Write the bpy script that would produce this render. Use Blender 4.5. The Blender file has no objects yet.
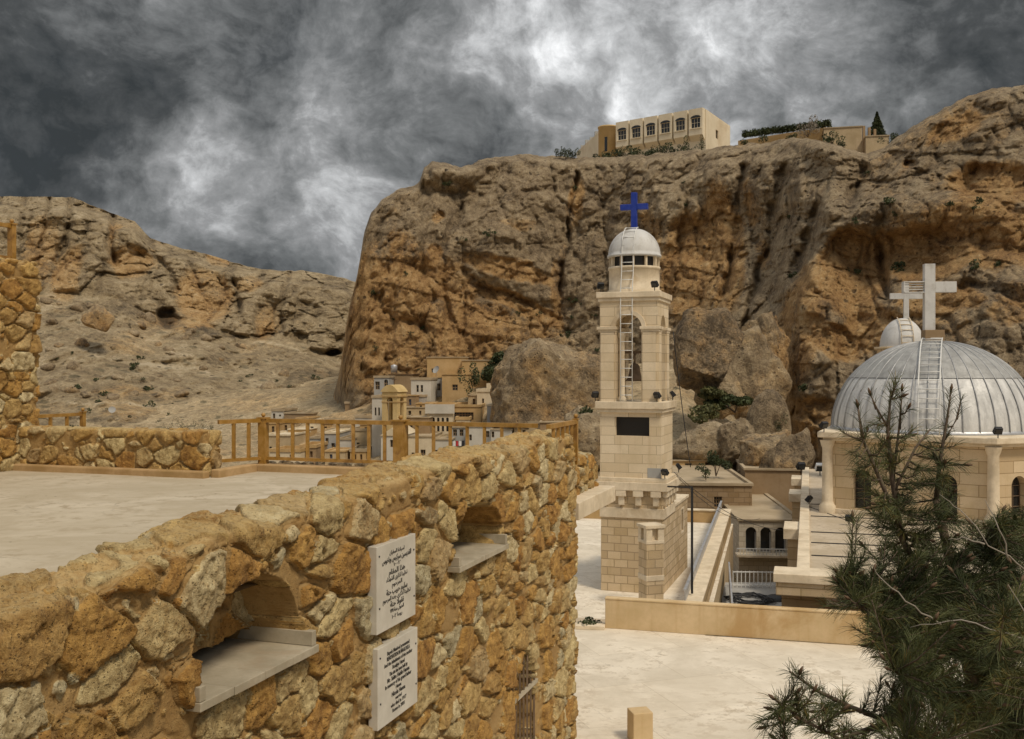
import bpy, math, random, unicodedata
import numpy as np
from mathutils import Vector, Matrix
R = math.radians
random.seed(7)
S = bpy.context.scene
COL = S.collection

# ------------------------------------------------------------------ camera, sky, sun, exposure
cam = bpy.data.objects.new('camera', bpy.data.cameras.new('camera'))
COL.objects.link(cam)
cam.data.sensor_width = 36.0
cam.data.lens = 36.0 * 1000 / 1024
cam.data.clip_start = 0.05
cam.data.clip_end = 4000
cam.location = (0, 0, 0)
cam.rotation_euler = (R(90), 0, 0)
S.camera = cam
S.view_settings.view_transform = 'Standard'
S.view_settings.look = 'None'
S.view_settings.exposure = 0.52
S.view_settings.gamma = 1.0
S.view_settings.use_curve_mapping = False
S.cycles.use_denoising = True
S.cycles.max_bounces = 6
S.cycles.diffuse_bounces = 3
S.cycles.glossy_bounces = 2
S.cycles.transmission_bounces = 2
S.cycles.sample_clamp_indirect = 4.0

SUN_AZ, SUN_EL = 142.0, 54.0
sl = bpy.data.lights.new('sun', 'SUN')
sl.energy = 1.5
sl.angle = R(12)
sl.color = (1.0, 0.87, 0.68)
so = bpy.data.objects.new('sun', sl)
COL.objects.link(so)
sd = Vector((math.sin(R(SUN_AZ)) * math.cos(R(SUN_EL)), math.cos(R(SUN_AZ)) * math.cos(R(SUN_EL)), math.sin(R(SUN_EL))))
so.rotation_euler = sd.to_track_quat('Z', 'Y').to_euler()


class NT:
    """small node-tree helper"""
    def __init__(s, tree):
        s.t = tree
        s.t.nodes.clear()

    def n(s, typ, props=None, **ins):
        nd = s.t.nodes.new(typ)
        for k, v in (props or {}).items():
            setattr(nd, k, v)
        for k, v in ins.items():
            key = int(k[1:]) if k[0] == '_' and k[1:].isdigit() else k.replace('_', ' ')
            sock = nd.inputs[key]
            if hasattr(v, 'is_output'):
                s.t.links.new(v, sock)
            else:
                sock.default_value = v
        return nd

    def math(s, op, a, b=0.0, c=0.0, clamp=False):
        nd = s.n('ShaderNodeMath', {'operation': op, 'use_clamp': clamp}, _0=a, _1=b, _2=c)
        return nd.outputs[0]

    def noise(s, vec, scale, detail=5.0, rough=0.55, dist=0.0):
        return s.n('ShaderNodeTexNoise', None, Vector=vec, Scale=scale, Detail=detail, Roughness=rough, Distortion=dist).outputs['Fac']

    def maprange(s, v, a, b, c=0.0, d=1.0, smooth=True):
        nd = s.n('ShaderNodeMapRange', {'interpolation_type': 'SMOOTHSTEP' if smooth else 'LINEAR'}, Value=v, From_Min=a, From_Max=b, To_Min=c, To_Max=d)
        return nd.outputs[0]

    def mix(s, f, a, b, mode='MIX'):
        nd = s.n('ShaderNodeMix', {'data_type': 'RGBA', 'blend_type': mode}, _0=f)
        for i, v in ((6, a), (7, b)):
            if hasattr(v, 'is_output'):
                s.t.links.new(v, nd.inputs[i])
            else:
                nd.inputs[i].default_value = (*v, 1.0) if len(v) == 3 else v
        return nd.outputs[2]

    def scalevec(s, vec, sc):
        return s.n('ShaderNodeVectorMath', {'operation': 'MULTIPLY'}, _0=vec, _1=sc).outputs[0]

    def ramp(s, f, stops):
        nd = s.n('ShaderNodeValToRGB', None, Fac=f)
        cr = nd.color_ramp
        while len(cr.elements) < len(stops):
            cr.elements.new(0.5)
        for e, (p, c) in zip(cr.elements, stops):
            e.position = p
            e.color = (*c, 1.0)
        return nd.outputs[0]


def pdir(px, py):
    return Vector(((px - 512) / 1000, 1.0, (370 - py) / 1000)).normalized()


W = bpy.data.worlds.new('World')
S.world = W
W.use_nodes = True
w = NT(W.node_tree)
sky = w.n('ShaderNodeTexSky', {'sky_type': 'NISHITA', 'sun_disc': False, 'sun_elevation': R(SUN_EL), 'sun_rotation': R(SUN_AZ)})
bg1 = w.n('ShaderNodeBackground', None, Color=sky.outputs[0], Strength=0.08)
geo = w.n('ShaderNodeTexCoord')
dirv = geo.outputs['Generated']
sep = w.n('ShaderNodeSeparateXYZ', None, Vector=dirv)
# clouds lie on a deck overhead: direction projected on a plane
cv = w.n('ShaderNodeVectorMath', {'operation': 'MULTIPLY'}, _0=dirv, _1=(1.0, 1.0, 1.25)).outputs[0]
wn = w.n('ShaderNodeTexNoise', None, Vector=cv, Scale=5.0, Detail=4.0, Roughness=0.5)
wv = w.n('ShaderNodeVectorMath', {'operation': 'SCALE'}, _0=w.n('ShaderNodeVectorMath', {'operation': 'SUBTRACT'}, _0=wn.outputs['Color'], _1=(0.5, 0.5, 0.5)).outputs[0], Scale=0.16).outputs[0]
cvw = w.n('ShaderNodeVectorMath', {'operation': 'ADD'}, _0=cv, _1=wv).outputs[0]
n1 = w.noise(cvw, 5.0, 10.0, 0.62)
n2 = w.noise(cvw, 14.0, 10.0, 0.66)
n3 = w.noise(cv, 40.0, 8.0, 0.65)
# billowing edges: folded noise makes puffs with creases between them
bl = w.math('ABSOLUTE', w.math('SUBTRACT', w.noise(cvw, 11.0, 5.0, 0.5), 0.5))
bl2 = w.math('ABSOLUTE', w.math('SUBTRACT', w.noise(cvw, 26.0, 5.0, 0.55), 0.5))
val = w.math('ADD', w.math('MULTIPLY', n1, 1.25), w.math('MULTIPLY', n2, 0.78))
val = w.math('ADD', val, w.math('MULTIPLY', n3, 0.36))
val = w.math('ADD', val, w.math('MULTIPLY', bl, 0.75))
val = w.math('ADD', val, w.math('MULTIPLY', bl2, 0.40))
val = w.math('SUBTRACT', val, 0.845)
BLOBS = [(0, 120, .20, -.20), (60, 30, .14, -.07), (545, 80, .10, .13), (700, 60, .16, .11), (620, 130, .08, .05), (348, 240, .07, .28), (200, 180, .07, .10), (375, 180, .05, .10),
         (320, 60, .08, .14), (265, 50, .04, .14), (195, 145, .04, .18), (215, 200, .05, .14), (130, 195, .05, .10), (480, 70, .07, .12), (640, 20, .12, .08), (1000, 30, .16, -.18),
         (420, 120, .08, -.06), (790, 40, .10, .04), (850, 90, .06, .16), (290, 210, .06, -.04), (250, 5, .06, -.12), (760, 100, .08, .12), (150, 80, .1, .03), (470, 130, .06, -.05)]
for (bx, by, sg, am) in BLOBS:
    c = pdir(bx, by)
    dd = w.n('ShaderNodeVectorMath', {'operation': 'DISTANCE'}, _0=w.n('ShaderNodeVectorMath', {'operation': 'ADD'}, _0=dirv, _1=w.n('ShaderNodeVectorMath', {'operation': 'SCALE'}, _0=wv, Scale=0.9).outputs[0]).outputs[0], _1=tuple(c)).outputs['Value']
    f = w.maprange(dd, 0.0, sg * 1.5, am, 0.0)
    val = w.math('ADD', val, f)
# thinner, brighter cloud overhead and behind the viewer
back = w.maprange(sep.outputs[1], 0.35, -0.5, 0.0, 0.16)
zen = w.maprange(sep.outputs[2], 0.40, 0.75, 0.0, 0.40)
val = w.math('ADD', val, w.math('MAXIMUM', back, zen))
ccol = w.ramp(val, [(0.0, (.029, .033, .035)), (.20, (.056, .060, .062)), (.42, (.126, .131, .133)), (.60, (.217, .221, .224)), (.80, (.42, .427, .432)), (1.0, (.74, .748, .755))])
bg2 = w.n('ShaderNodeBackground', None, Color=ccol, Strength=1.0)
cover = w.maprange(n1, 0.25, 0.5, 0.985, 1.0)
ms = w.n('ShaderNodeMixShader', None, Fac=cover, _1=bg1.outputs[0], _2=bg2.outputs[0])
w.t.links.new(ms.outputs[0], w.n('ShaderNodeOutputWorld').inputs[0])

# ------------------------------------------------------------------ numpy noise
def _h(ix, iy, iz, seed):
    with np.errstate(over='ignore'):
        h = (ix.astype(np.int64) * 374761393 + iy.astype(np.int64) * 668265263 + iz.astype(np.int64) * 2147483647 + seed * 1274126177) & 0xFFFFFFFF
        h = ((h ^ (h >> 13)) * 1274126177) & 0xFFFFFFFF
        h = ((h ^ (h >> 16)) * 2246822519) & 0xFFFFFFFF
        h = h ^ (h >> 15)
    return (h & 0xFFFFFF) / float(0xFFFFFF)


def vnoise(p, seed=0):
    i = np.floor(p).astype(np.int64)
    f = p - i
    u = f * f * f * (f * (f * 6 - 15) + 10)
    r = 0
    for dx in (0, 1):
        wx = u[:, 0] if dx else 1 - u[:, 0]
        for dy in (0, 1):
            wy = u[:, 1] if dy else 1 - u[:, 1]
            for dz in (0, 1):
                wz = u[:, 2] if dz else 1 - u[:, 2]
                r = r + wx * wy * wz * _h(i[:, 0] + dx, i[:, 1] + dy, i[:, 2] + dz, seed)
    return r * 2 - 1


def fbm(p, octv=4, seed=0, gain=.5):
    a, s, t = 1.0, 0, 0
    q = p.copy()
    for k in range(octv):
        s = s + a * vnoise(q, seed + k)
        t += a
        a *= gain
        q = q * 2.03 + 17.3
    return s / t


def voronoi(p, seed=0, jit=.9):
    """F1, F2, random id, id2, vector to the nearest point"""
    i = np.floor(p).astype(np.int64)
    n = len(p)
    f1 = np.full(n, 9.0); f2 = np.full(n, 9.0); idv = np.zeros(n); id2 = np.zeros(n); vec = np.zeros((n, 3))
    for dx in (-1, 0, 1):
        for dy in (-1, 0, 1):
            for dz in (-1, 0, 1):
                c = i + np.array([dx, dy, dz])
                o = np.stack([_h(c[:, 0], c[:, 1], c[:, 2], seed + q) for q in (11, 23, 37)], 1)
                v = p - (c + .5 + (o - .5) * jit)
                d = np.sqrt((v * v).sum(1))
                near = d < f1
                f2 = np.where(near, f1, np.minimum(f2, d))
                rid = _h(c[:, 0], c[:, 1], c[:, 2], seed + 51)
                rid2 = _h(c[:, 0], c[:, 1], c[:, 2], seed + 67)
                idv = np.where(near, rid, idv); id2 = np.where(near, rid2, id2)
                vec = np.where(near[:, None], v, vec)
                f1 = np.where(near, d, f1)
    return f1, f2, idv, id2, vec


def sstep(a, b, x):
    t = np.clip((x - a) / (b - a), 0, 1)
    return t * t * (3 - 2 * t)

# ------------------------------------------------------------------ objects
def P(px, py, d):
    return Vector(((px - 512) / 1000 * d, d, (370 - py) / 1000 * d))


def tag(o, label=None, cat=None, group=None, kind=None):
    if label: o['label'] = label
    if cat: o['category'] = cat
    if group: o['group'] = group
    if kind: o['kind'] = kind
    return o


def empty(name, loc, rz=0.0, label=None, cat=None, group=None):
    o = bpy.data.objects.new(name, None)
    o.empty_display_size = .3
    COL.objects.link(o)
    o.location = loc
    o.rotation_euler = (0, 0, rz)
    return tag(o, label, cat, group)


def link_mesh(name, me, mat, parent=None):
    if mat: me.materials.append(mat)
    o = bpy.data.objects.new(name, me)
    COL.objects.link(o)
    if parent: o.parent = parent
    return o


def copy_tree(o, parent=None):
    c = o.copy()
    COL.objects.link(c)
    c.parent = parent
    for ch in list(o.children):
        copy_tree(ch, c)
    return c


def grid_faces(nx, ny, base=0):
    a = np.arange(nx * ny).reshape(ny, nx) + base
    return np.stack([a[:-1, :-1], a[:-1, 1:], a[1:, 1:], a[1:, :-1]], -1).reshape(-1, 4)


def np_mesh(name, V, F, attrs=None, smooth=True):
    me = bpy.data.meshes.new(name)
    V = np.asarray(V, dtype=np.float32); F = np.asarray(F, dtype=np.int32)
    k = F.shape[1]
    me.vertices.add(len(V)); me.vertices.foreach_set('co', V.ravel())
    me.loops.add(F.size); me.loops.foreach_set('vertex_index', F.ravel())
    me.polygons.add(len(F))
    me.polygons.foreach_set('loop_start', np.arange(0, F.size, k, dtype=np.int32))
    me.polygons.foreach_set('loop_total', np.full(len(F), k, dtype=np.int32))
    me.polygons.foreach_set('use_smooth', np.full(len(F), smooth, dtype=bool))
    me.update(calc_edges=True)
    for nm, arr in (attrs or {}).items():
        at = me.attributes.new(nm, 'FLOAT', 'POINT')
        at.data.foreach_set('value', np.asarray(arr, dtype=np.float32))
    me.validate()
    return me


class MB:
    """collects faces of one mesh"""
    def __init__(s):
        s.v = []; s.f = []; s.sm = []; s.calls = []

    def add(s, vs, fs, smooth=False):
        b = len(s.v)
        s.calls.append((b, len(s.f)))
        s.v += [tuple(x) for x in vs]
        s.f += [tuple(b + i for i in f) for f in fs]
        s.sm += [smooth] * len(fs)
        return s

    def quad(s, a, b, c, d):
        return s.add([a, b, c, d], [(0, 1, 2, 3)])

    def box(s, x0, x1, y0, y1, z0, z1, M=None, taper=0.0):
        t = taper
        vs = [(x0, y0, z0), (x1, y0, z0), (x1, y1, z0), (x0, y1, z0), (x0 + t, y0 + t, z1), (x1 - t, y0 + t, z1), (x1 - t, y1 - t, z1), (x0 + t, y1 - t, z1)]
        if M is not None: vs = [M @ Vector(v) for v in vs]
        return s.add(vs, [(0, 3, 2, 1), (4, 5, 6, 7), (0, 1, 5, 4), (1, 2, 6, 5), (2, 3, 7, 6), (3, 0, 4, 7)])

    def prism(s, pts, z0, z1, M=None):
        """plan polygon, counter-clockwise"""
        n = len(pts)
        vs = [(p[0], p[1], z0) for p in pts] + [(p[0], p[1], z1) for p in pts]
        if M is not None: vs = [M @ Vector(v) for v in vs]
        fs = [tuple(range(n - 1, -1, -1)), tuple(range(n, 2 * n))]
        fs += [(i, (i + 1) % n, n + (i + 1) % n, n + i) for i in range(n)]
        return s.add(vs, fs)

    def lathe(s, cx, cy, prof, n=32, a0=0.0, a1=2 * math.pi, smooth=True):
        full = abs(a1 - a0 - 2 * math.pi) < 1e-6
        m = n if full else n + 1
        vs = []; fs = []
        for (r, z) in prof:
            for k in range(m):
                a = a0 + (a1 - a0) * k / n
                vs.append((cx + r * math.cos(a), cy + r * math.sin(a), z))
        for j in range(len(prof) - 1):
            for k in range(n):
                k2 = (k + 1) % m
                fs.append((j * m + k, j * m + k2, (j + 1) * m + k2, (j + 1) * m + k))
        return s.add(vs, fs, smooth)

    def tube(s, pts, rad, n=6, smooth=True):
        pts = [Vector(p) for p in pts]
        rr = rad if isinstance(rad, (list, tuple)) else [rad] * len(pts)
        vs = []; fs = []
        for i, p in enumerate(pts):
            t = (pts[min(i + 1, len(pts) - 1)] - pts[max(i - 1, 0)]).normalized()
            up = Vector((0, 0, 1)) if abs(t.z) < .9 else Vector((1, 0, 0))
            a = t.cross(up).normalized(); b = t.cross(a)
            for k in range(n):
                an = 2 * math.pi * k / n
                vs.append(p + (a * math.cos(an) + b * math.sin(an)) * rr[i])
        for i in range(len(pts) - 1):
            for k in range(n):
                k2 = (k + 1) % n
                fs.append((i * n + k, i * n + k2, (i + 1) * n + k2, (i + 1) * n + k))
        fs.append(tuple(range(n - 1, -1, -1))); fs.append(tuple((len(pts) - 1) * n + k for k in range(n)))
        return s.add(vs, fs, smooth)

    def bar(s, a, b, wx, wz):
        """square bar from a to b"""
        a = Vector(a); b = Vector(b)
        t = (b - a).normalized()
        up = Vector((0, 0, 1)) if abs(t.z) < .95 else Vector((0, 1, 0))
        u = t.cross(up).normalized() * wx / 2; v = u.normalized().cross(t) * wz / 2
        vs = [a - u - v, a + u - v, a + u + v, a - u + v, b - u - v, b + u - v, b + u + v, b - u + v]
        return s.add(vs, [(0, 1, 2, 3), (7, 6, 5, 4), (0, 4, 5, 1), (1, 5, 6, 2), (2, 6, 7, 3), (3, 7, 4, 0)])

    def panel(s, O, X, N, L, z0, z1, holes=(), depth=.2):
        """vertical wall face from O along X (length L), N = outward normal, with openings (u0,u1,v0,v1,arch) whose reveals go in by depth"""
        O = Vector(O); X = Vector(X); N = Vector(N)
        pt = lambda u, v, dp=0.0: tuple(O + X * u + Vector((0, 0, v)) - N * dp)
        us = sorted({0.0, L} | {h[0] for h in holes} | {h[1] for h in holes})
        vs_ = sorted({z0, z1} | {h[2] for h in holes} | {h[3] for h in holes})
        for i in range(len(us) - 1):
            for j in range(len(vs_) - 1):
                uc = (us[i] + us[i + 1]) / 2; vc = (vs_[j] + vs_[j + 1]) / 2
                if any(h[0] < uc < h[1] and h[2] < vc < h[3] for h in holes): continue
                s.quad(pt(us[i], vs_[j]), pt(us[i + 1], vs_[j]), pt(us[i + 1], vs_[j + 1]), pt(us[i], vs_[j + 1]))
        for h in holes:
            u0, u1, v0, v1 = h[:4]; arch = len(h) > 4 and h[4]
            out = hole_outline(u0, u1, v0, v1, arch)
            for k in range(len(out)):
                a = out[k]; b = out[(k + 1) % len(out)]
                s.quad(pt(*a), pt(*a, depth), pt(*b, depth), pt(*b))
            if arch:
                top = [q for q in out if q[1] > v1 - (u1 - u0) / 2 - 1e-6]
                top = sorted(top, key=lambda q: -q[0])
                m = len(top) // 2
                c = pt(u1, v1)
                for k in range(m): s.add([c, pt(*top[k]), pt(*top[k + 1])], [(0, 2, 1)])
                c = pt(u0, v1)
                for k in range(m, len(top) - 1): s.add([c, pt(*top[k]), pt(*top[k + 1])], [(0, 2, 1)])
        return s

    def build_each(s, name, mat, parent=None, per=1, bevel=0.0):
        """one object for every `per` pieces that were added"""
        out = []
        st = s.calls[::per] + [(len(s.v), len(s.f))]
        for (v0, f0), (v1, f1) in zip(st[:-1], st[1:]):
            q = MB(); q.v = s.v[v0:v1]; q.f = [tuple(i - v0 for i in f) for f in s.f[f0:f1]]; q.sm = s.sm[f0:f1]
            out.append(q.build(name, mat, parent, bevel))
        return out

    def build(s, name, mat, parent=None, bevel=0.0, uv=True):
        me = bpy.data.meshes.new(name)
        me.from_pydata([tuple(v) for v in s.v], [], s.f)
        me.polygons.foreach_set('use_smooth', s.sm)
        if uv:
            ul = me.uv_layers.new(name='UVMap')
            for p in me.polygons:
                n = p.normal
                for li in p.loop_indices:
                    c = me.vertices[me.loops[li].vertex_index].co
                    if abs(n.z) > .7: ul.data[li].uv = (c.x, c.y)
                    elif abs(n.x) > abs(n.y): ul.data[li].uv = (c.y + .37, c.z)
                    else: ul.data[li].uv = (c.x, c.z)
        o = link_mesh(name, me, mat, parent)
        if bevel:
            b = o.modifiers.new('bevel', 'BEVEL'); b.width = bevel; b.segments = 2; b.limit_method = 'ANGLE'; b.angle_limit = R(40)
        return o


def hole_outline(u0, u1, v0, v1, arch):
    if not arch: return [(u0, v0), (u1, v0), (u1, v1), (u0, v1)]
    r = (u1 - u0) / 2; c = (u0 + u1) / 2
    return [(u0, v0), (u1, v0)] + [(c + r * math.cos(math.pi * k / 12), v1 - r + r * math.sin(math.pi * k / 12)) for k in range(13)]

# ------------------------------------------------------------------ materials
def newmat(name):
    m = bpy.data.materials.new(name)
    m.use_nodes = True
    g = NT(m.node_tree)
    out = g.n('ShaderNodeOutputMaterial')
    bs = g.n('ShaderNodeBsdfPrincipled')
    g.t.links.new(bs.outputs[0], out.inputs[0])
    g.bs = bs
    return m, g


def setin(g, key, v):
    if hasattr(v, 'is_output'): g.t.links.new(v, g.bs.inputs[key])
    else: g.bs.inputs[key].default_value = (*v, 1.0) if isinstance(v, tuple) and len(v) == 3 else v


def bump(g, h, strength=.5, dist=.02, normal=None):
    nd = g.n('ShaderNodeBump', None, Height=h, Strength=strength, Distance=dist)
    if normal is not None: g.t.links.new(normal, nd.inputs['Normal'])
    return nd.outputs[0]


def hsv(c, h=0, s=1, v=1):
    import colorsys
    a = colorsys.rgb_to_hsv(*c)
    return colorsys.hsv_to_rgb((a[0] + h) % 1, min(1, a[1] * s), min(1, a[2] * v))


def M_plain(name, c, var=.25, scale=1.5, rough=.85, bmp=.25, bscale=40, dirt=None, dirt_amt=.5, streak=0.0, metal=0.0):
    """plaster, paint, concrete: two scales of variation, dirt blotches, runs of water"""
    m, g = newmat(name)
    tc = g.n('ShaderNodeTexCoord').outputs['Object']
    a = g.noise(tc, scale, 6, .6)
    b = g.noise(tc, scale * 9, 5, .65)
    col = g.mix(g.maprange(a, .3, .7), hsv(c, 0, 1.06, 1 - var), hsv(c, 0, .94, 1 + var * .6))
    col = g.mix(g.math('MULTIPLY', g.maprange(b, .35, .75), .35), col, hsv(c, .01, 1.1, 1 - var * 1.3))
    if dirt:
        d = g.noise(tc, scale * .6, 8, .68, .6)
        col = g.mix(g.math('MULTIPLY', g.maprange(d, .5, .68), dirt_amt), col, dirt)
    if streak:
        sv = g.scalevec(tc, (scale * 6, scale * 6, scale * .35))
        st = g.noise(sv, 1.0, 5, .6)
        col = g.mix(g.math('MULTIPLY', g.maprange(st, .5, .78), streak), col, dirt or hsv(c, 0, 1.2, .45))
    setin(g, 'Base Color', col)
    setin(g, 'Roughness', rough); setin(g, 'Metallic', metal)
    if bmp:
        setin(g, 'Normal', bump(g, g.noise(tc, bscale, 5, .6), bmp, .01))
    return m


def M_ashlar(name, c1, c2, joint, bw, bh, gap=.012, streak=.35, rust=None, rough=.85, bmp=.5, rockface=0.0):
    """dressed stone courses"""
    m, g = newmat(name)
    uv = g.n('ShaderNodeTexCoord').outputs['UV']
    ob = g.n('ShaderNodeTexCoord').outputs['Object']
    br = g.n('ShaderNodeTexBrick', {'offset': .5, 'squash': 1.0}, Vector=uv, Color1=(*hsv(c1, 0, .96, 1.05), 1), Color2=(*hsv(c2, 0, 1.05, .92), 1), Mortar=(*joint, 1), Scale=1.0, Mortar_Size=gap, Mortar_Smooth=.25, Bias=0.0, Brick_Width=bw, Row_Height=bh)
    a = g.noise(ob, 1.2, 7, .62)
    b = g.noise(ob, 22, 5, .65)
    col = g.mix(g.math('MULTIPLY', g.maprange(a, .42, .72), .42), br.outputs[0], hsv(c1, .005, 1.35, .68))
    col = g.mix(g.math('MULTIPLY', g.maprange(b, .4, .75), .28), col, hsv(c1, 0, .9, .62))
    st = g.noise(g.scalevec(ob, (5, 5, .35)), 1.0, 6, .6)
    col = g.mix(g.math('MULTIPLY', g.maprange(st, .52, .78), streak), col, rust or hsv(c1, -.005, 1.4, .45))
    setin(g, 'Base Color', col)
    setin(g, 'Roughness', rough)
    h = g.math('SUBTRACT', g.math('MULTIPLY', b, .25 + rockface), br.outputs['Fac'])
    setin(g, 'Normal', bump(g, h, bmp, .02))
    return m


def M_metal(name, c, rough=.4, metal=1.0, var=.2, scale=3.0):
    m, g = newmat(name)
    tc = g.n('ShaderNodeTexCoord').outputs['Object']
    a = g.noise(tc, scale, 6, .65)
    b = g.noise(tc, scale * 8, 4, .6)
    col = g.mix(g.maprange(a, .3, .7), hsv(c, 0, 1, 1 - var), hsv(c, 0, 1, 1 + var))
    setin(g, 'Base Color', col)
    setin(g, 'Metallic', metal)
    setin(g, 'Roughness', g.maprange(b, .2, .8, rough - .1, rough + .15))
    setin(g, 'Normal', bump(g, a, .15, .03))
    return m


def M_rubble(name):
    m, g = newmat(name)
    ob = g.n('ShaderNodeTexCoord').outputs['Object']
    st = g.n('ShaderNodeAttribute', {'attribute_name': 'stone'}).outputs['Fac']
    sid = g.n('ShaderNodeAttribute', {'attribute_name': 'sid'}).outputs['Fac']
    sid2 = g.n('ShaderNodeAttribute', {'attribute_name': 'sid2'}).outputs['Fac']
    a = g.noise(ob, 3.0, 7, .65)
    b = g.noise(ob, 14, 7, .68)
    f = g.noise(ob, 55, 5, .7)
    pale = g.ramp(sid, [(0, (.60, .34, .10)), (.16, (.66, .44, .18)), (.36, (.72, .55, .29)), (.54, (.62, .385, .135)), (.66, (.76, .61, .37)), (.84, (.62, .52, .34)), (.89, (.56, .30, .085)), (1, (.78, .65, .43))])
    pale.node.color_ramp.interpolation = 'CONSTANT'
    # iron staining that covers part of every stone
    k = g.math('ADD', g.math('MULTIPLY', sid2, .5), g.math('MULTIPLY', b, 1.0))
    scol = g.mix(g.math('MULTIPLY', g.maprange(k, .70, 1.0), .55), pale, (.46, .235, .06))
    scol = g.mix(g.math('MULTIPLY', g.maprange(a, .52, .75), .3), scol, (.24, .135, .05))
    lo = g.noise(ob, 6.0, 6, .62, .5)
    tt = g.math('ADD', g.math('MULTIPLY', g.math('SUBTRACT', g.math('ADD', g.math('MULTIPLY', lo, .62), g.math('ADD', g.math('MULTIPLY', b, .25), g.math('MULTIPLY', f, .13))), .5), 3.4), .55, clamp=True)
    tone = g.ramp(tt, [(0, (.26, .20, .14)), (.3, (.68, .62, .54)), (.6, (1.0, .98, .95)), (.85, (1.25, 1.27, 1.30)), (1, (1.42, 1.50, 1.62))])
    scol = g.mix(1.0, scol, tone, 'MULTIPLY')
    scol = g.mix(g.math('MULTIPLY', g.maprange(f, .56, .70), .3), scol, (.72, .54, .30))
    scol = g.mix(g.math('MULTIPLY', g.maprange(f, .42, .32), .5), scol, (.21, .10, .026))
    vo = g.n('ShaderNodeTexVoronoi', {'feature': 'F1'}, Vector=g.scalevec(ob, (1, 1, 1)), Scale=30.0, Randomness=1.0).outputs['Distance']
    pit = g.math('MULTIPLY', g.maprange(vo, .16, .30, 1.0, 0.0), g.maprange(b, .42, .6))
    scol = g.mix(g.math('MULTIPLY', pit, .6), scol, (.12, .06, .02))
    mcol = g.mix(g.maprange(a, .3, .7), (.40, .232, .082), (.52, .335, .145))
    mcol = g.mix(g.math('MULTIPLY', g.maprange(f, .4, .7), .3), mcol, (.33, .165, .05))
    edge = g.math('ADD', st, g.math('MULTIPLY', g.math('SUBTRACT', b, .5), .55))
    col = g.mix(g.maprange(edge, .34, .46), mcol, scol)
    dust = g.n('ShaderNodeAttribute', {'attribute_name': 'top'}).outputs['Fac']
    col = g.mix(g.math('MULTIPLY', dust, g.maprange(b, .38, .62, .05, .7)), col, (.64, .45, .215))
    col = g.mix(1.0, col, (.85, .88, .84), 'MULTIPLY')
    setin(g, 'Base Color', col)
    setin(g, 'Roughness', .93)
    h = g.math('ADD', g.math('MULTIPLY', b, 1.0), g.math('MULTIPLY', f, .30))
    h = g.math('SUBTRACT', h, g.math('MULTIPLY', pit, .5))
    h = g.math('MULTIPLY', h, g.maprange(st, 0, 1, .45, 1.0))
    setin(g, 'Normal', bump(g, h, 1.0, .06))
    return m


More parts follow.
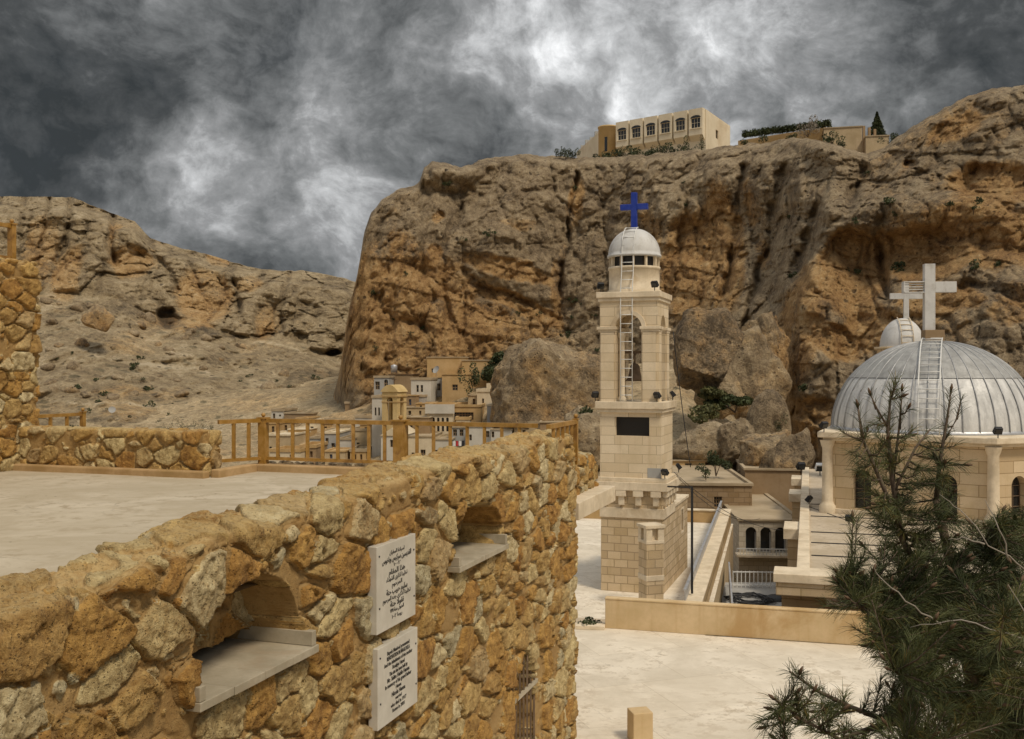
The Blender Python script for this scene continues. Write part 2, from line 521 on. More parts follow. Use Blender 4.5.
def M_rock(name, base, orange, sc=1.0, scrub=None, bd=.5, contrast=3.4):
    """weathered limestone: a grey-tan and an ochre scale of tones, picked by noise and by the shape of the rock"""
    m, g = newmat(name)
    ob = g.n('ShaderNodeTexCoord').outputs['Object']
    ao = g.n('ShaderNodeAttribute', {'attribute_name': 'orange'}).outputs['Fac']
    ap = g.n('ShaderNodeAttribute', {'attribute_name': 'pale'}).outputs['Fac']
    ad = g.n('ShaderNodeAttribute', {'attribute_name': 'dark'}).outputs['Fac']
    a = g.noise(ob, .07 * sc, 8, .62, .4)
    b = g.noise(ob, .35 * sc, 9, .70, .3)
    c = g.noise(ob, 1.6 * sc, 8, .74)
    e = g.noise(ob, 5.5 * sc, 5, .72)
    st = g.noise(g.scalevec(ob, (.6 * sc, .6 * sc, .06 * sc)), 1.0, 7, .68, .3)
    t = g.math('ADD', g.math('MULTIPLY', b, .42), g.math('ADD', g.math('MULTIPLY', c, .38), g.math('MULTIPLY', e, .34)))
    t = g.math('SUBTRACT', t, g.math('MULTIPLY', st, .22))
    t = g.math('ADD', g.math('MULTIPLY', g.math('SUBTRACT', t, .46), contrast), .5)
    t = g.math('ADD', t, g.math('MULTIPLY', ap, .55))
    t = g.math('SUBTRACT', t, g.math('MULTIPLY', ad, .75), clamp=True)
    gcol = g.ramp(t, base)
    ocol = g.ramp(t, orange)
    fo = g.math('ADD', ao, g.math('ADD', g.math('MULTIPLY', g.math('SUBTRACT', b, .5), 1.1), g.math('MULTIPLY', g.math('SUBTRACT', a, .5), 1.0)))
    fo = g.math('ADD', fo, g.math('MULTIPLY', g.math('SUBTRACT', c, .5), .9))
    col = g.mix(g.maprange(fo, .12, .62), gcol, ocol)
    vo2 = g.n('ShaderNodeTexVoronoi', {'feature': 'F1'}, Vector=ob, Scale=1.7 * sc, Randomness=1.0).outputs['Distance']
    vo = g.n('ShaderNodeTexVoronoi', {'feature': 'F1'}, Vector=ob, Scale=.62 * sc, Randomness=1.0).outputs['Distance']
    pit = g.math('MULTIPLY', g.maprange(vo, .10, .22, 1.0, 0.0), g.maprange(b, .48, .58))
    pit2 = g.math('MULTIPLY', g.maprange(vo2, .12, .24, 1.0, 0.0), g.maprange(c, .48, .56))
    pt = g.math('MAXIMUM', pit, pit2)
    col = g.mix(g.math('MULTIPLY', pt, .8), col, (.060, .042, .026))
    if scrub:
        vs = g.n('ShaderNodeTexVoronoi', {'feature': 'F1'}, Vector=ob, Scale=scrub[0], Randomness=1.0).outputs['Distance']
        asx = g.n('ShaderNodeAttribute', {'attribute_name': 'scrub'}).outputs['Fac']
        fs = g.math('MULTIPLY', g.maprange(vs, .20, .34, 1.0, 0.0), g.math('MULTIPLY', asx, g.maprange(b, .44, .56)))
        col = g.mix(g.math('MULTIPLY', fs, .75), col, (.085, .078, .040))
    setin(g, 'Base Color', col)
    setin(g, 'Roughness', .95)
    h = g.math('ADD', g.math('MULTIPLY', b, 1.0), g.math('ADD', g.math('MULTIPLY', c, .85), g.math('MULTIPLY', e, .40)))
    h = g.math('SUBTRACT', h, g.math('MULTIPLY', pt, .5))
    setin(g, 'Normal', bump(g, h, 1.0, bd))
    return m


GREYS = [(0, (.115, .083, .051)), (.25, (.25, .184, .11)), (.5, (.385, .291, .178)), (.75, (.51, .402, .258)), (1, (.67, .56, .39))]
OCHRES = [(0, (.15, .085, .035)), (.28, (.36, .205, .08)), (.55, (.53, .325, .135)), (.8, (.62, .43, .215)), (1, (.72, .57, .36))]
HGREY = [(0, (.11, .082, .050)), (.25, (.24, .180, .104)), (.5, (.375, .285, .166)), (.75, (.50, .395, .245)), (1, (.64, .53, .36))]
HOCHRE = [(0, (.17, .105, .05)), (.28, (.36, .215, .09)), (.55, (.53, .335, .145)), (.8, (.62, .45, .24)), (1, (.70, .57, .38))]


def M_leaf(name, c, var=.5, scale=2.0, rough=.6, tint=None):
    m, g = newmat(name)
    tc = g.n('ShaderNodeTexCoord').outputs['Object']
    a = g.noise(tc, scale, 4, .6)
    b = g.noise(tc, scale * 14, 3, .6)
    col = g.mix(g.maprange(a, .3, .7), hsv(c, .015, 1, 1 - var), hsv(c, -.02, 1, 1 + var))
    col = g.mix(g.math('MULTIPLY', g.maprange(b, .5, .75), .4), col, hsv(c, -.06, .9, 1.4))
    if tint:
        at = g.n('ShaderNodeAttribute', {'attribute_name': 'tint'}).outputs['Fac']
        col = g.mix(1.0, col, g.ramp(at, tint), 'MULTIPLY')
    setin(g, 'Base Color', col); setin(g, 'Roughness', rough)
    g.bs.inputs['Specular IOR Level'].default_value = .25
    return m


def M_dome(name, c, rough, metal):
    m, g = newmat(name)
    tc = g.n('ShaderNodeTexCoord').outputs['Object']
    a = g.noise(g.scalevec(tc, (2.2, 2.2, .5)), 1.0, 6, .65, .5)
    b = g.noise(tc, 9, 6, .65)
    col = g.mix(g.maprange(a, .3, .7), hsv(c, 0, 1, .72), hsv(c, 0, 1, 1.15))
    col = g.mix(g.math('MULTIPLY', g.maprange(b, .5, .8), .4), col, hsv(c, .0, 1.3, .55))
    setin(g, 'Base Color', col); setin(g, 'Metallic', metal)
    setin(g, 'Roughness', g.maprange(b, .3, .7, rough - .08, rough + .12))
    setin(g, 'Normal', bump(g, g.math('ADD', a, g.math('MULTIPLY', b, .4)), .35, .06))
    return m


def M_paving(name, c, dirt, joint=None, scale=.6, tile=(1.2, .6), rough=.8):
    m, g = newmat(name)
    ob = g.n('ShaderNodeTexCoord').outputs['Object']
    a = g.noise(ob, scale, 8, .65, .5)
    b = g.noise(ob, scale * 6, 7, .68)
    d = g.noise(ob, scale * 40, 4, .7)
    col = g.mix(g.maprange(a, .32, .68), hsv(c, 0, 1.08, .84), hsv(c, 0, .9, 1.1))
    col = g.mix(g.math('MULTIPLY', g.maprange(b, .49, .64), g.maprange(a, .38, .62, .12, .75)), col, dirt)
    col = g.mix(g.math('MULTIPLY', g.maprange(d, .62, .8), .4), col, hsv(dirt, 0, 1, .6))
    vs_ = g.n('ShaderNodeTexVoronoi', {'feature': 'F1'}, Vector=ob, Scale=2.6, Randomness=1.0).outputs['Distance']
    col = g.mix(g.math('MULTIPLY', g.maprange(vs_, .035, .075, 1.0, 0.0), g.maprange(b, .47, .56)), col, hsv(dirt, 0, 1, .35))
    h = g.math('MULTIPLY', d, .2)
    # settled dirt in long soft runs, hairline cracks
    r_ = g.noise(g.n('ShaderNodeMapping', None, Vector=ob, Rotation=(0, 0, R(-19.2)), Scale=(.35, 2.2, 1)).outputs[0], scale * 2.2, 7, .68, .6)
    col = g.mix(g.math('MULTIPLY', g.maprange(r_, .54, .72), .22), col, hsv(dirt, 0, 1.05, .85))
    vc = g.n('ShaderNodeTexVoronoi', {'feature': 'DISTANCE_TO_EDGE'}, Vector=g.n('ShaderNodeVectorMath', {'operation': 'ADD'}, _0=ob, _1=g.n('ShaderNodeVectorMath', {'operation': 'SCALE'}, _0=g.n('ShaderNodeTexNoise', None, Vector=ob, Scale=1.7, Detail=6.0, Roughness=.65).outputs['Color'], Scale=.7).outputs[0]).outputs[0], Scale=.42).outputs['Distance']
    ck = g.math('MULTIPLY', g.maprange(vc, .002, .008, 1.0, 0.0), g.maprange(a, .42, .6))
    col = g.mix(g.math('MULTIPLY', ck, .28), col, hsv(dirt, 0, 1.1, .38))
    h = g.math('SUBTRACT', h, g.math('MULTIPLY', ck, .4))
    if joint:
        br = g.n('ShaderNodeTexBrick', None, Vector=g.n('ShaderNodeMapping', None, Vector=ob, Rotation=(0, 0, R(-19.2))).outputs[0], Color1=(1, 1, 1, 1), Color2=(.86, .86, .86, 1), Mortar=(*joint, 1), Scale=1.0, Mortar_Size=.008, Mortar_Smooth=.3, Brick_Width=tile[0], Row_Height=tile[1])
        col = g.mix(.55, col, g.mix(1.0, col, br.outputs[0], 'MULTIPLY'))
        h = g.math('SUBTRACT', h, g.math('MULTIPLY', br.outputs['Fac'], .4))
    setin(g, 'Base Color', col)
    setin(g, 'Roughness', g.maprange(b, .3, .7, rough - .15, rough + .1))
    setin(g, 'Normal', bump(g, h, .3, .01))
    return m


MT = {
    'rubble': M_rubble('rubble_masonry'),
    'cliff': M_rock('cliff_rock', GREYS, OCHRES, 1.0, None, .7),
    'hill': M_rock('hill_rock', HGREY, HOCHRE, .75, (.30,), .9),
    'boulder': M_rock('boulder_rock', GREYS, OCHRES, 1.35, None, .5),
    'ground': M_rock('ground_earth', HGREY, HOCHRE, 1.4, (.5,), .35),
    'terrace': M_paving('terrace_screed', (.50, .425, .305), (.30, .235, .145), None, .5),
    'court': M_paving('court_screed', (.78, .70, .57), (.47, .385, .275), (.5, .43, .33), .5, (2.4, 2.4)),
    'slab': M_plain('cut_slab', (.44, .385, .285), .2, 2.5, .7, .15, 60, (.38, .29, .19), .5),
    'kerb': M_plain('ochre_render', (.46, .30, .14), .22, 1.5, .9, .4, 25, (.30, .17, .06), .5),
    'parapet': M_plain('ochre_plaster', (.64, .475, .27), .16, .7, .88, .3, 25, (.42, .24, .075), .6, .35),
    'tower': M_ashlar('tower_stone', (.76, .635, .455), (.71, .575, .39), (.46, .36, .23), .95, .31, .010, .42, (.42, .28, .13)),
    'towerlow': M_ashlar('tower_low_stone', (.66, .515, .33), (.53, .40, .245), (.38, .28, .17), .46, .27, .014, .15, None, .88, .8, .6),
    'trim': M_plain('pale_trim', (.74, .625, .46), .18, 1.6, .8, .2, 40, (.42, .30, .16), .5, .25),
    'church': M_ashlar('church_stone', (.66, .52, .335), (.59, .45, .28), (.34, .235, .12), 1.3, .46, .016, .42, (.38, .25, .11)),
    'church_roof': M_paving('church_roof_screed', (.52, .43, .31), (.35, .27, .18), None, .8),
    'white_metal': M_metal('white_painted_metal', (.72, .72, .70), .5, 0.0, .1),
    'grey_metal': M_metal('galvanised_metal', (.50, .51, .53), .45, .6, .12),
    'dome_low': M_dome('zinc_sheet', (.62, .62, .61), .66, .25),
    'dome_up': M_dome('weathered_zinc_sheet', (.37, .37, .36), .6, .3),
    'seam': M_metal('seam_metal', (.38, .385, .39), .5, .6, .2),
    'dome_plaster': M_plain('dome_plaster', (.62, .615, .60), .12, 2.0, .6, .1, 40, (.36, .33, .28), .6, .4),
    'blue': M_plain('blue_paint', (.004, .034, .31), .15, 3, .4, .05, 30),
    'dark': M_plain('dark_opening', (.014, .012, .010), .2, 2, .5, 0),
    'glass': M_plain('dark_glass', (.022, .024, .026), .3, 1.2, .15, 0),
    'black_metal': M_metal('black_metal', (.02, .02, .022), .5, .3, .2),
    'rail': M_plain('ochre_rail_paint', (.40, .215, .045), .25, 5, .5, .15, 60, (.16, .07, .02), .65, .3),
    'marble': M_plain('white_marble', (.62, .585, .51), .12, 3, .35, .05, 50, (.60, .55, .47), .45),
    'ink': M_plain('black_lettering', (.018, .016, .015), .1, 3, .6, 0),
    'iron': M_metal('rusted_iron', (.20, .14, .09), .7, .3, .3),
    'bark': M_plain('pine_bark', (.14, .10, .07), .35, 8, .9, .6, 30),
    'twig': M_plain('dry_twig', (.30, .26, .21), .25, 6, .85, .3, 40),
    'needle': M_leaf('pine_needles', (.075, .088, .036), .45, 1.6, .55, [(0, (.55, .62, .6)), (.35, (.9, .95, .85)), (.7, (1.15, 1.15, 1.0)), (.9, (1.7, 1.45, 1.1)), (1, (2.4, 1.5, .9))]),
    'cone': M_plain('pine_cone', (.13, .075, .04), .3, 20, .8, .5, 40),
    'bush': M_leaf('bush_leaves', (.050, .066, .026), .45, .8),
    'grass': M_leaf('dry_grass', (.10, .105, .04), .4, .8),
    'wood': M_plain('brown_wood', (.16, .09, .04), .3, 3, .8, .3, 40),
    'ochre_wall': M_plain('ochre_wall', (.50, .335, .155), .18, .5, .9, .3, 15, (.33, .19, .075), .55, .4),
    'tan_wall': M_plain('tan_wall', (.50, .385, .235), .18, .5, .9, .3, 15, (.33, .23, .13), .55, .4),
    'cream_wall': M_plain('cream_wall', (.66, .56, .40), .16, .5, .9, .3, 15, (.42, .31, .18), .5, .4),
    'white_wall': M_plain('white_wall', (.58, .545, .475), .14, .5, .9, .3, 15, (.42, .37, .29), .5, .4),
    'blue_wall': M_plain('blue_grey_wall', (.38, .375, .36), .14, .5, .9, .3, 15, (.27, .26, .24), .5, .4),
    'yellow_wall': M_plain('yellow_wall', (.62, .455, .215), .16, .5, .9, .3, 15, (.42, .27, .11), .5, .4),
    'brown_wall': M_plain('brown_wall', (.33, .225, .125), .2, .5, .9, .3, 15, (.2, .12, .06), .55, .4),
    'mud_roof': M_plain('mud_roof', (.42, .33, .215), .2, .5, .95, .4, 12, (.27, .2, .125), .6),
    'hotel': M_plain('hotel_plaster', (.78, .68, .51), .1, .25, .9, .2, 15, (.5, .36, .2), .45, .25),
    'hotel_ochre': M_plain('hotel_ochre_plaster', (.60, .42, .20), .1, .25, .9, .2, 15, (.4, .24, .09), .45, .25),
    'red': M_plain('red_cloth', (.45, .03, .04), .15, 4, .8, 0),
    'whitecloth': M_plain('white_cloth', (.75, .75, .75), .1, 4, .8, 0),
    'blackcloth': M_plain('black_cloth', (.02, .02, .025), .1, 4, .8, 0),
    'rubber': M_plain('black_rubber', (.025, .025, .027), .2, 4, .6, .1, 40),
    'panel_blue': M_plain('blue_door', (.08, .12, .22), .2, 2, .6, .1, 40),
    'blockwall': M_ashlar('court_wall_stone', (.52, .38, .215), (.42, .295, .155), (.24, .165, .085), 1.1, .38, .03, .4, None, .9, 1.0, .6),
    'arc': M_ashlar('pale_house_stone', (.60, .53, .42), (.54, .47, .36), (.38, .31, .22), .5, .25, .012, .25),
    'brownstone': M_ashlar('brown_house_stone', (.34, .24, .14), (.28, .19, .105), (.22, .15, .085), .6, .3, .02, .3, None, .9, .8, .5),
}

A = math.atan(.348)
UU = Vector((math.cos(A), -math.sin(A), 0))
VV = Vector((math.sin(A), math.cos(A), 0))
RZ = -A

# ------------------------------------------------------------------ terrain
GPX = np.array([-300, 0, 260, 370, 450, 530, 600, 680, 800, 1024, 1400.])
GD = np.array([2, 40, 60, 80, 95, 105, 120, 140, 170.])
GZ = np.array([
    [-13, -13, -13, -13, -12.5, -12, -11, -9.5, -5],
    [-13, -13, -13, -13, -12.5, -12, -11, -9.5, -5],
    [-13, -13, -13, -12.5, -11.5, -11, -10, -8, -4],
    [-13, -13, -13, -12, -11, -9.5, -6, -3, -1],
    [-13, -13, -13, -12, -10.5, -8, -3, 0, 0],
    [-13, -13, -12.5, -11, -9, -6, -2, 0, 0],
    [-13, -13, -11.5, -9, -5, -2, 0, 0, 0],
    [-13, -12.5, -9.5, -6.0, -1.5, 0, 1, 1, 1],
    [-13, -12.5, -11, -9.5, -8, -7, -6, -6, -6],
    [-13, -12.5, -11, -9, -8, -7, -6, -6, -6],
    [-13, -12.5, -11, -9, -8, -7, -6, -6, -6]])


def ground_z(x, y):
    x = np.atleast_1d(np.asarray(x, float)); y = np.atleast_1d(np.asarray(y, float))
    d = np.clip(y, 2, 169.9)
    px = np.clip(512 + 1000 * x / np.maximum(y, 6), -299, 1399)
    i = np.clip(np.searchsorted(GPX, px) - 1, 0, len(GPX) - 2); j = np.clip(np.searchsorted(GD, d) - 1, 0, len(GD) - 2)
    a = (px - GPX[i]) / (GPX[i + 1] - GPX[i]); b = (d - GD[j]) / (GD[j + 1] - GD[j])
    return GZ[i, j] * (1 - a) * (1 - b) + GZ[i + 1, j] * a * (1 - b) + GZ[i, j + 1] * (1 - a) * b + GZ[i + 1, j + 1] * a * b


def gz(x, y): return float(ground_z(x, y)[0])


# one sheet of ground, dense in the valley, reaching the horizon
def ground_sheet():
    xs = np.concatenate([[-3000, -1200, -500, -250], np.linspace(-160, 110, 241), [250, 500, 1200, 3000]])
    ys = np.concatenate([[-3000, -1000, -300, -60, -10], np.linspace(5, 200, 196), [300, 600, 1300, 3000]])
    X, Y = np.meshgrid(xs, ys)
    x = X.ravel(); y = Y.ravel()
    z = ground_z(x, y)
    z = np.where(y < 5, -13, z)
    p = np.stack([x, y, x * 0], 1)
    amp = sstep(50, 80, y)
    z = z + fbm(p / 9, 5, 3) * 1.1 * amp + fbm(p / 2.2, 3, 9) * .45 * amp
    far = sstep(190, 320, np.hypot(x, y))
    z = z * (1 - far) + (-14) * far
    V = np.stack([x, y, z], 1)
    me = np_mesh('ground', V, grid_faces(len(xs), len(ys)), {'orange': fbm(p / 20, 3, 5) * .3 + .15, 'pale': fbm(p / 14, 3, 6) * .35 + .2, 'dark': x * 0, 'scrub': sstep(55, 75, y)})
    tag(link_mesh('ground', me, MT['ground']), 'rubbly earth of the valley floor below the cliffs', kind='structure')


ground_sheet()


def lerp(pts, x): return np.interp(x, [p[0] for p in pts], [p[1] for p in pts])


def seg_dist(px, py, pts):
    """distance in the (px, py) frame to a polyline"""
    best = np.full(px.shape, 1e9)
    for (ax, ay), (bx, by) in zip(pts[:-1], pts[1:]):
        vx, vy = bx - ax, by - ay
        t = np.clip(((px - ax) * vx + (py - ay) * vy) / (vx * vx + vy * vy), 0, 1)
        best = np.minimum(best, np.hypot(px - ax - t * vx, py - ay - t * vy))
    return best


def ell(px, py, cx, cy, rx, ry, rot=0.0, soft=.35):
    c, s = math.cos(rot), math.sin(rot)
    dx, dy = px - cx, py - cy
    u = (dx * c + dy * s) / rx; v = (-dx * s + dy * c) / ry
    return 1 - sstep(1 - soft, 1 + soft, np.hypot(u, v))


CL_TOP = [(318, 420), (332, 402), (340, 372), (345, 335), (350, 305), (357, 278), (361, 255), (364, 235), (371, 214), (382, 199), (397, 190), (412, 186), (420, 181), (424, 169), (432, 163), (446, 164), (462, 167),
          (480, 160), (505, 156), (520, 155), (545, 157), (575, 157), (610, 158), (640, 156), (665, 153), (690, 151), (715, 148), (745, 144), (775, 142), (800, 138), (822, 141), (845, 149), (868, 153), (885, 148), (897, 137), (915, 126), (935, 114), (950, 106),
          (968, 97), (988, 91), (1005, 87), (1024, 86), (1060, 80), (1140, 74)]
CL_D = [(318, 128), (345, 127), (400, 126), (450, 127), (520, 128), (562, 130), (600, 127), (650, 118), (700, 112), (740, 106), (775, 100), (800, 92), (830, 87), (880, 86), (940, 82), (1000, 78), (1060, 76), (1140, 74)]


def cliff_sheet():
    nx = 620; ny = 330
    cols = np.linspace(318, 1140, nx)
    tt = np.linspace(0, 1, ny)
    PX, T = np.meshgrid(cols, tt)
    top = lerp(CL_TOP, PX) + 2.6 * fbm(np.stack([PX.ravel() / 8, PX.ravel() * 0, PX.ravel() * 0], 1), 4, 77).reshape(PX.shape)
    bot = np.maximum(480.0, top + 30)
    PY = top + (bot - top) * T
    px = PX.ravel(); py = PY.ravel()
    d0 = lerp(CL_D, px)
    # lean back with height, more on the right shoulder
    hgt = np.clip((440 - py) / 290, 0, 1.2)
    lean = lerp([(318, 10), (560, 13), (700, 18), (800, 20), (900, 17), (1024, 14), (1140, 14)], px)
    D = d0 + lean * hgt ** 1.25
    D = D + 34 * (1 - sstep(318, 362, px)) ** 2
    rim = np.clip((py - top.ravel()) / 8, 0, 1)
    D = D + 2.6 * (1 - rim) ** 2
    # warp for natural feature outlines
    q = np.stack([px / 40, py / 40, px * 0], 1)
    wx = px + 7 * fbm(q, 4, 21) + 2.5 * fbm(q * 5, 3, 23); wy = py + 7 * fbm(q, 4, 22) + 2.5 * fbm(q * 5, 3, 24)
    org = np.zeros_like(px); dark = np.zeros_like(px); pale = np.zeros_like(px)
    # hollows: cx, cy, rx, ry, rot, recess, orange
    for (cx, cy, rx, ry, ro, dp, oo) in [
        (852, 272, 32, 40, .15, 3.6, 1.1), (920, 252, 42, 24, .1, 3.4, 1.1), (992, 184, 38, 20, -.1, 3.0, 1.0), (909, 168, 8, 5, 0, 2.6, .3), (828, 338, 34, 14, .5, 2.6, .9),
        (812, 412, 30, 13, .25, 3.0, .6), (690, 262, 28, 46, .05, 1.8, .75), (722, 248, 20, 60, -.1, 1.6, .7), (642, 240, 20, 26, 0, .8, .4), (758, 225, 10, 45, -.15, 1.6, .5),
        (985, 235, 60, 26, .0, 1.0, .7), (800, 330, 22, 60, .2, .6, .6), (790, 440, 26, 40, .1, .8, .7), (438, 221, 6, 5, .6, 1.6, .5), (510, 270, 45, 9, .22, 2.2, .7), (515, 302, 50, 8, .38, 1.6, .75),
        (380, 300, 3, 8, 0, 2.5, .0), (470, 190, 9, 6, 0, 2.0, .3), (489, 184, 7, 4, 0, 2.0, .2), (437, 252, 8, 8, .3, 1.2, .5), (410, 300, 70, 45, 0, .3, .45), (440, 335, 70, 40, 0, .2, .4), (370, 345, 30, 50, 0, 0, .5), (480, 318, 26, 15, .1, 1.2, .5),
        (575, 208, 8, 26, .2, .8, .6), (515, 226, 26, 8, 0, .6, .4), (560, 270, 7, 40, .1, .4, .45), (405, 245, 14, 16, 0, .4, .4), (955, 130, 26, 10, -.5, .8, .6), (1010, 310, 26, 14, 0, .6, .4), (870, 330, 30, 20, 0, .4, .6), (940, 300, 40, 12, 0, .6, .6)]:
        e = ell(wx, wy, cx, cy, rx, ry, ro, .30)
        over = sstep(-1.0, .75, (cy - wy) / ry)             # deepest under the top lip
        D = D + .45 * dp * e * (.6 + .4 * over)
        org = np.maximum(org, oo * ell(wx, wy, cx, cy, rx * 1.08, ry * 1.1, ro, .35))
    # cracks: polyline, width, recess
    wob_ = np.clip(.5 + .9 * fbm(np.stack([px / 22, py / 22, px * 0], 1), 3, 29), 0, 1)
    for pts, wd, dp in [
        ([(578, 178), (573, 196), (568, 225), (566, 260), (561, 300), (556, 318), (545, 335)], 2.6, 2.4), ([(468, 185), (462, 210), (450, 240), (441, 268), (444, 290), (450, 320)], 3.5, 1.6),
        ([(560, 318), (520, 300), (480, 284), (462, 272)], 3, 1.4), ([(600, 165), (606, 200), (612, 260), (606, 320)], 3, .7), ([(700, 160), (692, 200), (676, 250), (668, 300)], 4, 1.2),
        ([(745, 170), (738, 220), (722, 290), (710, 340)], 4, 2.4), ([(785, 165), (772, 215), (764, 260), (752, 310), (742, 350)], 4.5, 3.0), ([(818, 205), (800, 250), (790, 300), (786, 360), (776, 430)], 7, 4.2),
        ([(880, 240), (884, 270), (888, 300)], 4, 1.8), ([(858, 150), (862, 175), (850, 205), (826, 226)], 6, 2.2), ([(424, 170), (440, 185), (470, 184), (500, 170)], 4, 1.4), ([(350, 330), (400, 322), (440, 330), (500, 342)], 5, 1.0),
        ([(960, 290), (990, 286), (1024, 296)], 5, 1.2), ([(640, 158), (650, 200), (640, 250)], 4, 1.0), ([(385, 210), (380, 260), (392, 320)], 4, .9)]:
        sd_ = seg_dist(wx, wy, pts)
        k = np.exp(-(sd_ / (wd * (.75 + .5 * wob_))) ** 2)
        D = D + dp * k * (.25 + .9 * wob_)
        dark = np.maximum(dark, .30 * wob_ * np.exp(-(sd_ / (wd * .7)) ** 2))
    # bulging buttresses
    for (cx, cy, rx, ry, ro, dp) in [(800, 350, 26, 95, .18, -5.0), (735, 300, 22, 60, -.1, -1.8), (590, 240, 12, 70, 0, -1.0), (660, 200, 30, 30, 0, -1.5), (400, 250, 40, 60, 0, -1.5), (510, 250, 45, 30, .2, -2.0),
                                     (960, 215, 90, 16, .05, -2.0), (900, 205, 50, 24, -.35, -2.5), (850, 215, 40, 16, -.3, -2.0), (980, 330, 80, 60, 0, -3.0), (450, 178, 30, 12, 0, -2.0), (530, 205, 40, 30, 0, -1.5), (705, 190, 26, 30, 0, -2.0), (760, 180, 40, 25, 0, -2.5)]:
        D = D + dp * ell(wx, wy, cx, cy, rx, ry, ro, .7)
    X = (px - 512) / 1000 * D; Z = (370 - py) / 1000 * D
    p = np.stack([X, D * .6, Z], 1)
    pw = p + 2.5 * np.stack([fbm(p / 8, 3, 31), fbm(p / 8, 3, 32), fbm(p / 8, 3, 33)], 1)
    amp = .35 + .65 * rim
    f1, f2, r1, r2, _ = voronoi(pw / np.array([11, 11, 15.]), 41)
    D = D - amp * 1.7 * np.sqrt(np.clip(f2 - f1, 0, .6)) + 1.2
    f1, f2, r1b, r2b, _ = voronoi(pw / np.array([3.6, 3.6, 4.2]), 43)
    D = D - amp * .75 * np.sqrt(np.clip(f2 - f1, 0, .5)) + .3
    crk = np.exp(-((f2 - f1) / .07) ** 2)
    dark = np.maximum(dark, .18 * crk)
    D = D + amp * (1.6 * fbm(p / 13, 5, 51) + .45 * fbm(p / np.array([6, 6, 2.2]), 4, 53) + .55 * fbm(p / np.array([2.5, 2.5, 8]), 4, 54) + .40 * (1 - 2 * np.abs(fbm(p / 2.6, 5, 55))) + .24 * fbm(p / .8, 4, 57))
    fp = p + .5 * np.stack([fbm(p / 1.5, 3, 71), fbm(p / 1.5, 3, 72), fbm(p / 1.5, 3, 73)], 1)
    for cs_, am_, sd_ in ((5.5, .9, 81), (2.4, .62, 83), (1.1, .36, 85)):
        f1, f2, ra_, rb_, vv_ = voronoi(fp / np.array([cs_, cs_, cs_ * 1.7]), sd_)
        tl = vv_[:, 0] * (rb_ - .5) * 1.4 + vv_[:, 2] * (ra_ - .5) * 1.4
        D = D + amp * am_ * ((ra_ - .5) + tl) * (.55 + .45 * fbm(p / 20, 2, sd_ + 1)) + amp * .35 * am_ * np.exp(-((f2 - f1) / .09) ** 2)
    # upright fissures and thin tilted ledges
    f1, f2, ra_, rb_, vv_ = voronoi((p + 1.6 * np.stack([fbm(p / 5, 4, 74), fbm(p / 5, 4, 75), p[:, 0] * 0], 1)) / np.array([6.5, 6.5, 26.]), 87)
    fis = np.exp(-((f2 - f1) / .045) ** 2) * np.clip(.35 + 1.2 * fbm(p / 7, 3, 88), 0, 1)
    D = D + amp * .8 * fis
    dark = np.maximum(dark, .14 * fis)
    bed = (Z + .22 * X + 1.6 * fbm(p / 9, 4, 89)) / 3.4
    saw = bed - np.floor(bed)
    D = D + amp * .42 * (saw - .5) * np.clip(fbm(p / 12, 3, 90) + .35, 0, 1)
    # weather colour: ochre fresh faces low on the left nose, grey on the shoulders
    low = sstep(230, 330, py) * (1 - sstep(540, 620, px)) * .20
    right = sstep(820, 960, px) * .12
    org = org + low + right + .3 * fbm(p / 16, 4, 61) - .14 * (1 - sstep(150, 215, py)) - .10
    org = org + .28 * (r2b - .5) + .2 * (r1 - .5) + .09
    pale = .30 * ell(wx, wy, 720, 345, 50, 50, 0, .6) + .22 * ell(wx, wy, 540, 312, 26, 5, .35, .6) + .25 * ell(wx, wy, 680, 195, 26, 24, 0, .6) + .12 * fbm(p / 7, 3, 63)
    X = (px - 512) / 1000 * D; Z = (370 - py) / 1000 * D
    V = np.stack([X, D, Z], 1).reshape(ny, nx, 3)
    # the plateau behind the brow, so that the cliff has its real thickness
    rows = []
    t0 = V[0]
    for k, (back, dz) in enumerate([(3, .5), (7, .9), (14, 1.0), (28, .5), (55, -1.5), (90, -8), (95, -45)]):
        rr = t0.copy()
        dirn = rr[:, :2] / np.linalg.norm(rr[:, :2], axis=1)[:, None]
        rr[:, :2] += dirn * back
        lo = np.interp(cols, [318, 400], [0, 1])
        rr[:, 2] += dz * lo - (1 - lo) * back * .25
        rows.append(rr)
    V = np.concatenate([np.stack(rows[::-1]), V]).reshape(-1, 3)
    m = len(rows) * nx
    pad = lambda a, v: np.concatenate([np.full(m, v), a])
    F = grid_faces(nx, ny + len(rows))[:, ::-1]
    global CLV
    CLV = V[m:].reshape(ny, nx, 3)
    me = np_mesh('cliff', V, F, {'orange': pad(org, .1), 'pale': pad(pale - .06, .1), 'dark': pad(dark, 0), 'scrub': pad(px * 0, .5)})
    tag(link_mesh('cliff', me, MT['cliff']), 'tall ochre and grey limestone cliff behind the town', kind='structure')


cliff_sheet()

HL_TOP = [(-140, 190), (-60, 194), (0, 197), (40, 197), (72, 198), (80, 200), (92, 206), (112, 214), (135, 222), (150, 239), (175, 247), (200, 253), (230, 262), (255, 269), (285, 272), (300, 271), (330, 276), (350, 281), (390, 292), (440, 305), (500, 320)]
HL_MID = [(-140, 300), (0, 296), (60, 292), (110, 300), (150, 312), (175, 318), (230, 335), (290, 345), (340, 362), (400, 380), (500, 390)]


